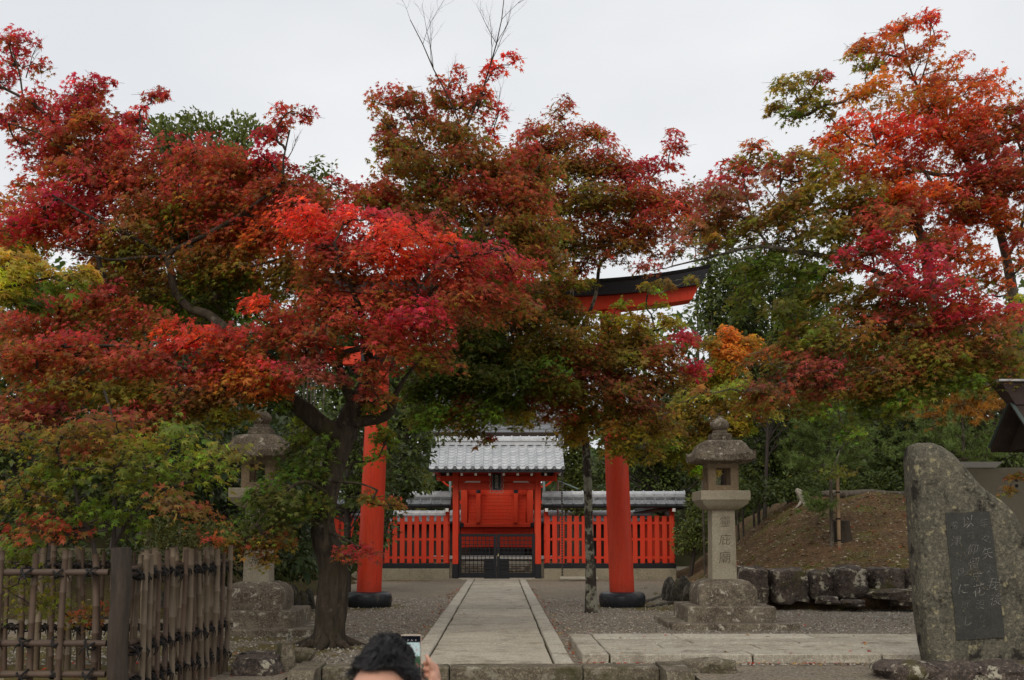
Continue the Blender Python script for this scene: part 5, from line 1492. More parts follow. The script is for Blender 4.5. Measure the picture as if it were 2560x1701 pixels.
T5.many('''2020 520 86 42 mar -.6; 2000 568 54 32 crim -.9; 2065 555 54 30 crim -1.0; 1958 600 44 24 crim -1.0; 2110 605 86 34 crim -1.0; 2010 655 56 20 pnk -1.1; 2120 670 86 34 crim -1.1; 2220 700 86 34 crim -1.1; 2060 640 60 28 crim -1.1; 2170 740 70 26 crim -1.1; 2290 720 66 34 crim -.9; 2300 640 44 40 orr .1 .8; 2180 560 66 44 orr .2; 2290 500 60 40 orr .2; 2230 640 50 30 olv .2;
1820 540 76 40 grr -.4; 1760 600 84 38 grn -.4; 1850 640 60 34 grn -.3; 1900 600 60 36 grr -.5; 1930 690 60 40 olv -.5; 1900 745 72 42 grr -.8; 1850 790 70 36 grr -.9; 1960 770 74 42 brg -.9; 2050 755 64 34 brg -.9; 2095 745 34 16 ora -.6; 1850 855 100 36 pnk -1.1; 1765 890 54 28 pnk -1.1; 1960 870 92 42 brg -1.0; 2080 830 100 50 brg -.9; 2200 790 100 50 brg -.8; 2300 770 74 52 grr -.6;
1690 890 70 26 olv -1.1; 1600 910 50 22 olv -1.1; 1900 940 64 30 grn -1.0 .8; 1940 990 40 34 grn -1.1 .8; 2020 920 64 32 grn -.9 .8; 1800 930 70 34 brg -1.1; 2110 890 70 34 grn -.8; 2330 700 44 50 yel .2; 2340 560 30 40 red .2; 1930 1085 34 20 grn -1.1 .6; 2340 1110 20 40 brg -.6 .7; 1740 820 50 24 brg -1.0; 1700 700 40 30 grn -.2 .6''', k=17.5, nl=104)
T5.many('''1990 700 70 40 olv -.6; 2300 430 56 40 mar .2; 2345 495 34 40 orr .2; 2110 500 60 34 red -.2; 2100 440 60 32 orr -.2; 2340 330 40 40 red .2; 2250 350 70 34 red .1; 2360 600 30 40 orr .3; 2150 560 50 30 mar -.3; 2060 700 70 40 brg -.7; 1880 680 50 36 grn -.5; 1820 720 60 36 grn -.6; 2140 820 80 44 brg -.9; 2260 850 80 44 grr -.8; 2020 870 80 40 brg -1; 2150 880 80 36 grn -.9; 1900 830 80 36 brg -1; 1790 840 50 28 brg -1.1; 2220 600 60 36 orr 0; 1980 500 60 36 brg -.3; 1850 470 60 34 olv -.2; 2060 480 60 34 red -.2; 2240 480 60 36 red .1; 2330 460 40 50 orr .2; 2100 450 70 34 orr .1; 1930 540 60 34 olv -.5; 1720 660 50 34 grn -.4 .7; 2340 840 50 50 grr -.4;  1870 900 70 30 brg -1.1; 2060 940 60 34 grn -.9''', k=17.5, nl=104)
T5.grow(); T5.finish()

# ---------------------------------------------------------------- small maples inside the bamboo fence
T6 = Tree('maple_tree', 'low green and red maple with two thin stems inside the bamboo fence', (at(225, 1300, 10.6).x, 10.6, 0), 10.6, (at(235, 1200, 10.6).x, 10.6), 106, leaf=.046, bark=M_TWIG)
T6.limb([(225, 1480, 10.6, 8), (222, 1300, 10.6, 7), (205, 1220, 10.6, 6.5), (185, 1195, 10.6, 6), (175, 1130, 10.6, 5), (150, 1080, 10.5, 4), (130, 1040, 10.5, 3)], rough=.05)
T6.limb([(262, 1480, 10.8, 8), (262, 1260, 10.8, 7), (264, 1180, 10.8, 6), (265, 1080, 10.8, 5), (262, 980, 10.8, 4), (240, 900, 10.8, 3)], rough=.05)
T6.limb([(262, 1260, 10.8, 5), (290, 1210, 10.7, 4), (330, 1160, 10.6, 3), (400, 1120, 10.5, 2)], rough=.05)
T6.limb([(185, 1195, 10.6, 4), (120, 1150, 10.5, 3), (60, 1130, 10.5, 2)], rough=.05)
T6.many('''50 1000 70 34 grr; 150 985 80 34 brg; 110 1080 84 40 grn; 230 1050 90 40 grr; 330 1010 90 40 olv; 430 1000 70 36 grn; 380 1085 84 36 grn; 50 1140 74 40 grr; 165 1170 80 34 grn; 60 1215 70 30 brg; 300 1120 70 36 grn; 385 1150 74 24 brg -.3; 450 1180 56 18 brg -.3; 30 1270 50 36 grn; 130 1215 60 26 mar .0 .7; 490 1060 44 36 olv; 270 970 70 28 brg; 180 1030 70 26 mar -.1 .8; 300 1190 60 24 grn; 60 1330 50 30 grn .3 .5; 200 1410 60 24 brg .3 .5; 120 1390 50 26 grn .4 .5; 540 1030 40 30 grn -.1''', k=17, nl=80, rs=.27)
T6.grow(); T6.finish()

# ---------------------------------------------------------------- yellow maple spray at the left edge
T7 = Tree('maple_tree', 'yellow green maple branch reaching in at the left edge', (at(-420, 1300, 11.2).x, 11.2, 0), 10.9, (at(-420, 700, 11.2).x, 11.2), 107, leaf=.056, bark=M_TWIG)
T7.limb([(-420, 1500, 11.2, 26), (-420, 1200, 11.2, 22), (-400, 900, 11.2, 18), (-300, 760, 11.1, 13), (-150, 700, 11.0, 9), (0, 665, 10.9, 6), (120, 640, 10.9, 3), (220, 625, 10.9, 2)])
T7.many('''50 595 70 26 yel; 140 620 76 24 yel; 30 640 50 30 yel; 215 628 26 12 yel; 100 650 70 24 grn; 20 690 36 30 yel; -80 620 80 40 yel; -150 560 100 60 yel; -200 680 100 60 yel; -300 600 110 80 yel; 60 690 40 18 grn''', k=13, nl=170)
T7.grow(); T7.finish()
T10 = Tree('maple_tree', 'distant orange maple showing over the left edge', (at(-60, 1250, 22).x, 22, 0), 22, (at(-60, 900, 22).x, 22), 110, leaf=.075, bark=M_TWIG)
T10.limb([(-60, 1380, 22, 12), (-60, 900, 22, 10), (-40, 600, 22, 5), (0, 500, 22, 3)])
T10.many('''20 480 40 34 ora; 70 500 30 30 orr; 0 540 60 40 amb; 60 570 60 40 amb; -60 600 90 80 amb; -90 500 80 70 ora; 20 650 80 50 olv; -40 740 90 60 olv''', k=6, nl=160)
T10.grow(False); T10.finish(shape='far')

# ---------------------------------------------------------------- orange maple behind the lantern
T8 = Tree('maple_tree', 'small orange maple glowing behind the stone lantern', (at(1665, 1210, 26).x, 26, mound_h(at(1665, 1210, 26).x, 26)), 25.5, (at(1660, 1000, 26).x, 26), 108, leaf=.062, bark=M_TWIG)
T8.limb([(1662, 1290, 26, 8), (1662, 1180, 26, 7), (1668, 1080, 26, 6), (1672, 960, 25.8, 5), (1680, 860, 25.7, 3), (1690, 800, 25.6, 2)])
T8.limb([(1668, 1040, 26, 4), (1600, 980, 25.8, 3), (1540, 960, 25.6, 2)])
T8.many('''1690 775 56 22 ora; 1735 775 36 18 ora; 1650 800 46 24 ora; 1700 825 66 26 ora; 1755 820 26 16 ora; 1640 850 50 24 amb; 1620 890 50 24 amb; 1690 880 50 22 amb; 1600 780 40 20 amb; 1560 740 34 18 amb .2; 1640 1000 60 30 olv; 1560 980 60 34 olv; 1580 1040 60 34 olv; 1530 1020 50 30 grr; 1680 980 54 26 amb; 1720 940 50 26 olv; 1620 930 56 26 amb; 1620 1070 40 30 olv''', k=7, nl=200)
T8.grow(); T8.finish(shape='far')

# ================================================================== EVERGREENS AND BACKGROUND
def evergreen(label, cx_, by, Y, clumps, seed, col, leaf=.11, per_m2=300, trunk=8, name='evergreen_tree', up=.0, bark=None, base_z=0.0, twig=True, group=None, narrow=1.0, tip=None):
    g = np.random.default_rng(seed)
    base = at(cx_, by, Y)
    root = thing(name, label, 'tree' if 'tree' in name or name == 'bamboo' else 'shrub', (base.x, Y, base_z), group)
    P, T, N, S, C = [], [], [], [], []
    w = MB()
    top = min(c[1] - c[3] * .3 for c in clumps)
    tx = sum(c[0] for c in clumps) / len(clumps)
    hub = [at(cx_ + (tx - cx_) * u, 0, Y) for u in (0, .5, 1)]
    zt = at(tx, top, Y).z
    r0 = trunk / ppm(Y)
    w.tube([Vector((base.x, Y, base_z - .1)), Vector((base.x * .5 + at(tx, 0, Y).x * .5, Y, base_z + (zt - base_z) * .5)), Vector((at(tx, 0, Y).x, Y, zt))], [r0, r0 * .7, r0 * .15], 9, rough=.1)
    for (x, y, rx, ry, *rest) in clumps:
        dy = rest[0] if rest else 0
        c = np.array(at(x, y, Y + dy)); s = ppm(Y + dy)
        ax, az = rx / s, ry / s
        ay = .6 * (ax + az) * .8
        # sub clumps give light and dark masses
        ns = max(3, int(2.2 * ax * az * math.pi / .35))
        d = unit(g.normal(size=(ns, 3))) * (g.random((ns, 1)) ** .4)
        sub = c + d * np.array([ax, ay, az]) * .88
        for q, dq in zip(sub, d):
            rq = g.uniform(.28, .5)
            n = int(per_m2 * rq * rq * 3.0)
            dd = unit(g.normal(size=(n, 3)))
            rr = g.random((n, 1)) ** .35
            off = dd * rr * np.array([rq, rq, rq * .8])
            P.append(q + off)
            T.append(dd + dq * .6 + np.array([0, 0, -.25 + up * 2.5]) + g.normal(size=(n, 3)) * .4)
            N.append(np.array([0, -.2, .9]) + dd * .7 + g.normal(size=(n, 3)) * .4)
            S.append(leaf * np.exp(g.normal(size=n) * .25))
            k_ = g.random((n, 1))
            ca, cb = np.array(col[0]), np.array(col[1])
            CC = ca + (cb - ca) * k_
            if tip is not None:
                mk_ = (g.random((n, 1)) < tip[1])
                CC = np.where(mk_, np.array(tip[0]), CC)
            C.append(CC * np.exp(g.normal(size=(n, 1)) * .25) * math.exp(g.normal() * .12))
            if twig and g.random() < .7:
                hz = base_z + (q[2] - base_z) * g.uniform(.55, .85)
                hx = base.x + (at(tx, 0, Y).x - base.x) * min(1, (hz - base_z) / max(.1, zt - base_z))
                w.tube([Vector((hx, Y, hz)), (Vector((hx, Y, hz)) + Vector(q)) / 2 + Vector((0, 0, -.05)), Vector(q)], [r0 * .28, r0 * .18, r0 * .06], 5, False)
    w.build('trunk', bark or M_TWIG, root, smooth=55)
    P = np.concatenate(P)
    S_ = np.concatenate(S)
    o = link('crown', leaves_mesh('crown', P, np.concatenate(T), np.concatenate(N), S_, np.concatenate(C), 'oval'), M_EVER, root)
    tag(o, kind='stuff')
    print('EVER', label[:40], len(P))
    return root
def plume(label, x, y0, y1, Y, n, seed, name='bamboo', sway=18, col=((.09, .13, .03), (.17, .19, .05)), dens=70):
    g = np.random.default_rng(seed)
    b0 = at(x, 1234, Y)
    root = thing(name, label, 'bamboo' if name == 'bamboo' else 'tree', (b0.x, Y, 0))
    w = MB()
    P, T, N, S, C = [], [], [], [], []
    for i in range(n):
        xx = x + g.uniform(-sway, sway)
        yt = y1 + g.uniform(-10, 40)
        a, e = Vector((at(xx, 0, Y).x, Y + g.uniform(-.6, .6), -.1)), at(xx + g.uniform(-14, 14), yt, Y)
        w.tube([a, a.lerp(e, .5), e], [.035, .025, .006], 6)
        zlo = at(x, y0, Y).z
        m = int(dens * (e.z - zlo))
        u = g.random(m) ** .9
        for uu in u:
            z = zlo + (e.z - zlo) * uu
            f_ = (z - a.z) / (e.z - a.z)
            q = a.lerp(e, f_)
            l = (1 - f_ * .8) * g.uniform(.1, .75)
            an = g.random() * 6.283
            P.append((q.x + math.cos(an) * l, q.y + math.sin(an) * l, q.z + l * .25))
            T.append((math.cos(an), math.sin(an), g.uniform(-.7, .5)))
            N.append((g.normal() * .5, -.4 + g.normal() * .5, 1)); S.append(.15 * math.exp(g.normal() * .2))
            c = np.array(col[0]) + (np.array(col[1]) - np.array(col[0])) * g.random()
            C.append(c)
    w.build('culms', M_BARKGREY, root, smooth=50)
    o = link('foliage', leaves_mesh('foliage', np.array(P), np.array(T), np.array(N), np.array(S), np.array(C), 'oval'), M_EVER, root)
    tag(o, kind='stuff')
DK = ((.036, .058, .013), (.092, .118, .026))
DB = ((.030, .052, .018), (.070, .098, .032))
MG = ((.070, .100, .020), (.155, .170, .036))
LG = ((.11, .15, .03), (.21, .23, .055))
evergreen('leafy green tree with upright tips rising behind the great maple', 480, 1250, 27, [(470, 380, 130, 80), (400, 330, 60, 50), (480, 310, 60, 50), (560, 330, 50, 50), (470, 520, 160, 90), (600, 450, 70, 70), (470, 660, 160, 90)], 201, MG, .105, 260, 12, up=.6)
plume('leafy upright shoots above the leafy green tree', 470, 400, 262, 27.2, 12, 306, name='evergreen_shoots', sway=115, col=MG, dens=60)
plume('thin feathery bamboo rising against the sky right of the leafy green tree', 722, 640, 360, 30, 5, 301, sway=30)
plume('thin bamboo tips between the two red crowns', 1622, 760, 410, 30, 4, 302, sway=24)
plume('pale green bamboo behind the torii lintel', 1690, 800, 520, 33, 9, 303, sway=70)
plume('pale green bamboo beside the gate roof', 1318, 1190, 930, 41, 8, 304, sway=26, dens=110)
plume('pale bamboo behind the shrine on the west side', 1120, 1000, 800, 47, 9, 305, sway=80, dens=80)

evergreen('dense dark camellia right of the torii lintel', 1760, 1180, 30, [(1700, 660, 90, 70), (1790, 640, 110, 70), (1880, 700, 90, 80), (1720, 740, 100, 70), (1820, 780, 110, 70), (1900, 820, 90, 70), (1740, 850, 100, 70), (1660, 790, 60, 60), (1840, 900, 110, 70), (1640, 700, 50, 50)], 202, DK, .13, 170, 5, base_z=1.6, tip=((.22, .20, .04), .05))
evergreen('glossy dark shrub behind the west lantern', 500, 1240, 20.5, [(470, 1080, 80, 50), (540, 1100, 70, 60), (480, 1160, 80, 50), (560, 1010, 60, 60), (620, 1000, 50, 60), (650, 1090, 50, 70), (600, 1180, 60, 50), (430, 1010, 70, 50), (690, 1180, 50, 70), (680, 1260, 40, 50), (480, 1220, 70, 30)], 203, DB, .13, 230, 8, name='evergreen_shrub')
evergreen('tall dark evergreen between the west torii pillar and the gate', 864, 1300, 30, [(940, 1010, 46, 60), (960, 1070, 40, 50), (930, 1090, 46, 50), (900, 960, 50, 60), (960, 950, 50, 50), (900, 1130, 40, 50), (990, 990, 26, 40)], 204, DK, .12, 210, 10)
evergreen('dark evergreen behind the west torii pillar', 800, 1290, 27, [(830, 1050, 50, 70), (810, 1150, 50, 70), (820, 1240, 40, 50), (760, 1000, 60, 70), (720, 1120, 60, 80), (700, 1240, 50, 50), (850, 950, 60, 60), (830, 1290, 36, 40), (880, 1060, 26, 60), (880, 1150, 24, 60), (870, 1230, 24, 50)], 205, DK, .12, 210, 10)
evergreen('yellow green shrub over the west fence', 958, 1250, 46, [(950, 1105, 44, 26), (985, 1120, 30, 22), (920, 1120, 34, 26), (960, 1150, 60, 30)], 206, ((.13, .15, .025), (.30, .26, .05)), .10, 260, 5, name='evergreen_shrub')
evergreen('bright leafy shrub at the east corner of the fence', 1590, 1290, 35, [(1590, 1210, 40, 36), (1620, 1170, 40, 40), (1580, 1250, 30, 26), (1620, 1240, 36, 26), (1640, 1120, 50, 40)], 207, MG, .10, 280, 5, name='evergreen_shrub', base_z=.2)
evergreen('dark evergreen behind the east fence', 1540, 1290, 41, [(1500, 1100, 60, 40), (1580, 1080, 60, 60), (1540, 1030, 80, 60), (1460, 1040, 70, 60), (1400, 1090, 60, 40), (1560, 960, 90, 60), (1600, 880, 80, 70), (1480, 960, 70, 60)], 208, DK, .15, 150, 10)
evergreen('dark evergreen over the mound behind the young pine', 1820, 1200, 31, [(1800, 1010, 100, 60), (1760, 1080, 90, 60), (1880, 1070, 100, 60), (1820, 1120, 110, 40), (1950, 1010, 90, 70), (1700, 1020, 70, 60), (1720, 1130, 70, 40)], 209, DK, .13, 170, 6, base_z=2.4, tip=((.25, .22, .05), .03))
evergreen('dark evergreen over the mound beside the monument', 2060, 1160, 31.5, [(2040, 1000, 100, 70), (2060, 1080, 110, 50), (2140, 1030, 100, 70), (2220, 1050, 90, 70), (2000, 1110, 90, 36), (2140, 1110, 100, 36), (2120, 930, 110, 60), (2280, 1000, 90, 80)], 210, DK, .13, 170, 6, base_z=2.5)
evergreen('dark evergreen at the right edge above the shelter', 2320, 1150, 29, [(2300, 860, 80, 70), (2350, 960, 80, 70), (2230, 880, 90, 60), (2200, 960, 90, 60), (2360, 780, 60, 60), (2300, 1060, 90, 60), (2440, 900, 90, 110), (2130, 860, 80, 60)], 211, DK, .13, 170, 12, base_z=2.4)
evergreen('green bushy tree far right behind the broad maple', 2240, 1150, 36, [(2100, 760, 110, 60), (2000, 850, 110, 60), (1960, 940, 110, 60), (2060, 900, 110, 60)], 212, MG, .16, 110, 12, base_z=2.2)
evergreen('low yellow green shrub on the west bank above the bamboo fence', 420, 1262, 18.8, [(420, 1240, 70, 16), (350, 1235, 50, 16), (490, 1245, 40, 14)], 213, ((.075, .085, .018), (.14, .13, .03)), .05, 900, 3, name='evergreen_shrub', base_z=.15)
evergreen('dark glossy evergreen filling the left edge', 120, 1250, 19.5, [(60, 900, 130, 90), (60, 1050, 130, 90), (200, 980, 120, 90), (320, 1060, 110, 90), (60, 1180, 130, 60), (220, 1140, 130, 70), (360, 1180, 100, 50), (-90, 1000, 130, 160), (330, 920, 110, 80)], 214, DK, .14, 150, 12)
evergreen('tall dark evergreen deep behind the great maple', 250, 1250, 31, [(120, 700, 140, 90), (280, 720, 140, 90), (200, 820, 160, 80), (440, 800, 130, 90), (380, 880, 130, 70), (560, 850, 120, 90), (60, 830, 120, 80), (680, 800, 100, 90), (640, 900, 100, 80), (500, 930, 120, 70)], 215, DK, .18, 95, 12)
evergreen('dark evergreen deep behind the torii centre', 860, 1250, 44, [(760, 760, 120, 80), (860, 820, 110, 80), (940, 880, 90, 60), (800, 900, 110, 70), (880, 960, 100, 60), (1000, 950, 70, 50)], 216, DK, .2, 90, 10)

evergreen('low dark undergrowth along the crest of the mound', 1900, 1140, 28.6, [(1700 + i * 62, 1126 + 8 * math.sin(i * 2.1), 44, 16) for i in range(10)], 217, DK, .10, 330, 2, name='evergreen_shrub', base_z=2.3, twig=False)
evergreen('dark undergrowth on the bank between the lantern and the torii', 690, 1330, 21.5, [(650, 1290, 40, 24), (700, 1280, 40, 30), (745, 1290, 40, 26), (610, 1290, 36, 22), (560, 1250, 40, 26), (500, 1290, 60, 30), (420, 1290, 60, 34), (340, 1290, 60, 34), (250, 1300, 60, 34), (150, 1300, 60, 34), (60, 1300, 60, 34)], 218, DK, .10, 330, 2, name='evergreen_shrub', twig=False)
# far wood: one mass behind everything
def far_wood():
    g = np.random.default_rng(77)
    P, T, N, S, C = [], [], [], [], []
    for i in range(110):
        x = g.uniform(-34, 34)
        y = g.uniform(50, 62)
        zb = max(0, far_h(x, y))
        c = 1 - .62 * math.exp(-((x - 1) / 6.5) ** 2)
        h = g.uniform(7.5, 11.5) * c + .5
        for _ in range(9):
            q = np.array([x, y, zb + h * g.uniform(.12, .95)]) + g.normal(size=3) * np.array([1.2, 1.0, .4])
            n = 44
            d = unit(g.normal(size=(n, 3)))
            P.append(q + d * g.random((n, 1)) ** .4 * 1.15)
            T.append(d + g.normal(size=(n, 3)) * .5 + np.array([0, 0, -.2]))
            N.append(d + np.array([0, -.3, .8]) + g.normal(size=(n, 3)) * .3)
            S.append(.42 * np.exp(g.normal(size=n) * .25))
            k_ = g.random((n, 1))
            C.append((np.array(DK[0]) + (np.array(MG[0]) - np.array(DK[0])) * k_) * math.exp(g.normal() * .2))
    o = link('far_wood', leaves_mesh('far_wood', np.concatenate(P), np.concatenate(T), np.concatenate(N), np.concatenate(S), np.concatenate(C), 'oval'), M_EVER)
    tag(o, 'dark wood closing the view behind the shrine', 'wood', kind='stuff')
far_wood()

# ---------------------------------------------------------------- young pines on the mound
def mound_hit(x, y):
    """where the line of sight through (x, y) meets the mound"""
    Y = 20.5
    while Y < 40:
        p = at(x, y, Y)
        if p.z <= mound_h(p.x, Y): return Vector((p.x, Y, mound_h(p.x, Y)))
        Y += .05
    p = at(x, y, 27); return Vector((p.x, 27, mound_h(p.x, 27)))
def pine(label, pb, top_y, tiers, seed, brown=0.0):
    g = np.random.default_rng(seed)
    root = thing('pine_tree', label, 'pine', tuple(pb))
    Y = pb.y
    w = MB()
    zt = at(1900, top_y, Y).z
    w.tube([pb + Vector((0, 0, -.1)), pb + Vector((.02, 0, (zt - pb.z) * .5)), Vector((pb.x, Y, zt))], [.045, .036, .012], 8, rough=.1)
    P, T, N, S, C = [], [], [], [], []
    def tuft(p, d, L, n, br):
        d = d.normalized()
        for _ in range(n):
            u = g.random()
            q = p + d * (L * u)
            t_ = d * .75 + Vector(g.normal(size=3)) * .75
            P.append(q); T.append(t_); N.append(g.normal(size=3)); S.append(g.uniform(.10, .17))
            C.append(np.array((.42, .19, .03)) * g.uniform(.7, 1.2) if br else np.array((.105, .165, .045)) * g.uniform(.6, 1.5) + np.array((.05, .035, 0)) * g.random())
    for (x, y, rx, nb_, br) in tiers:
        z0 = at(x, y, Y).z
        for i in range(nb_):
            a = 2 * math.pi * (i + g.random() * .7) / nb_
            L = rx / ppm(Y) * g.uniform(.75, 1.1)
            st = Vector((pb.x, Y, z0))
            e = st + Vector((math.cos(a) * L, math.sin(a) * L, L * g.uniform(.05, .35)))
            w.tube([st, st.lerp(e, .5) + Vector((0, 0, -.02)), e], [.015, .011, .006], 5, False)
            d = e - st
            for u in (.25, .45, .62, .8, 1.0):
                q = st + d * u
                tuft(q, d + Vector(g.normal(size=3)) * .25 * L, .16, 75, br and g.random() < .8)
                for _ in range(2):
                    sd2 = d.normalized() + Vector(g.normal(size=3)) * .8
                    q2 = q + sd2 * .12
                    w.tube([q, q2], [.006, .004], 4, False)
                    tuft(q2, sd2 + Vector((0, 0, .3)), .16, 60, br and g.random() < .8)
    tuft(Vector((pb.x, Y, zt - .1)), Vector((0, 0, 1)), .3, 120, False)
    w.build('trunk', M_BARKGREY, root, smooth=50)
    o = link('needles', leaves_mesh('needles', np.array(P), np.array([tuple(t_) for t_ in T]), np.array(N), np.array(S), np.array(C), 'needle'), M_NEEDLE, root)
    tag(o, kind='stuff')
pbase = mound_hit(1917, 1258)
pine('young pine tied to a stake on the mound', pbase, 900, [(1917, 1075, 100, 7, 0), (1917, 1020, 90, 7, 0), (1917, 985, 70, 6, 0), (1917, 940, 60, 6, 0), (1940, 1170, 40, 2, 0)], 401)
pb2_ = mound_hit(2225, 1200)
pine('young pine with browned inner needles beyond the monument', pb2_, 830, [(2222, 1010, 150, 8, 0), (2222, 1060, 130, 7, 0), (2222, 960, 100, 7, 1), (2222, 935, 90, 7, 1), (2222, 900, 80, 7, 0), (2222, 860, 50, 6, 0)], 402)
# stake with ties
ps = mound_hit(1934, 1262)
zt = at(1934, 1085, ps.y).z
stk = thing('stake', 'pale square stake tied to the young pine on the mound', 'stake', tuple(ps))
b = MB(); b.box(ps.x - .032, ps.x + .032, ps.y - .03, ps.y + .03, ps.z - .1, zt, .006); b.build('post', M_STAKE, stk)
for y in (1135, 1196, 1246):
    z = at(1934, y, ps.y).z
    b = MB(); b.box(ps.x - .038, ps.x + .038, ps.y - .036, ps.y + .036, z - .018, z + .018, .004)
    if y < 1240: b.tube([(ps.x - .03, ps.y, z), (pbase.x, pbase.y, z - .05)], [.008, .008], 5)
    b.build('tie', M_ROPE, stk)
# stump
pst = mound_hit(1946, 1252)
st_ = thing('tree_stump', 'short dark stump behind the staked pine', 'stump', tuple(pst))
b = MB(); b.tube([pst + Vector((0, .25, -.15)), pst + Vector((0, .25, .15)), pst + Vector((0, .25, .48))], [.30, .21, .19], 16, rough=.15, seed=3); b.build('wood', M_BARK, st_, smooth=50)
b = MB(); b.tube([pst + Vector((0, .25, .482)), pst + Vector((0, .25, .49))], [.18, .175], 16); b.build('cut_face', M_BARKGREY, st_)
# fallen trunk and bleached root along the crest
b = MB(); b.tube([Vector((at(1885 + i * 34, 1139 - 2 * i % 5, 27.3).x, 27.3 + .1 * i, at(1885 + i * 34, 1139, 27.3 + .1 * i).z + .02 * math.sin(i * 2))) for i in range(8)], [.06, .09, .10, .11, .11, .10, .09, .06], 10, rough=.25, seed=8)
tag(b.build('fallen_log', M_BARKGREY, smooth=55), 'grey fallen log lying along the crest of the mound', 'log')
b = MB()
rt = mound_hit(1850, 1166)
b.tube([rt + Vector((-.16, 0, .40)), rt + Vector((-.08, 0, .34)), rt + Vector((.0, 0, .16)), rt + Vector((.06, 0, .04)), rt + Vector((.05, 0, -.1))], [.05, .085, .08, .07, .05], 10, rough=.35, seed=1)
b.tube([rt + Vector((.0, 0, .18)), rt + Vector((.14, -.02, .20)), rt + Vector((.20, -.02, .14))], [.06, .05, .02], 8, rough=.35, seed=2)
b.tube([rt + Vector((-.02, 0, .14)), rt + Vector((-.10, -.03, .02)), rt + Vector((-.20, -.03, -.08))], [.05, .035, .015], 8, rough=.35, seed=3)
b.tube([rt + Vector((.04, 0, .06)), rt + Vector((.10, -.03, -.08)), rt + Vector((.09, -.03, -.2))], [.05, .03, .012], 8, rough=.35, seed=4)
tag(b.build('bleached_root', stone('bleached_wood', (.55, .50, .42), (.35, .31, .25), 8, 60, rough=.95), smooth=50), 'bleached forked root on the slope of the mound', 'root')
# surface roots by the east torii base
b = MB()
for k_, pts in enumerate((((1480, 1392), (1540, 1372), (1600, 1362), (1660, 1350)), ((1490, 1402), (1560, 1390), (1620, 1372), (1690, 1368)), ((1440, 1398), (1500, 1384), (1570, 1360)))):
    q = [on_ground(x, y) + Vector((0, 0, .01 + .02 * math.sin(i * 2 + k_))) for i, (x, y) in enumerate(pts)]
    b.tube(q, [.02, .045, .04, .02][:len(q)], 7, rough=.2, seed=k_)
tag(b.build('surface_roots', M_BARKGREY, smooth=50), 'gnarled surface roots beside the east torii base', 'roots')

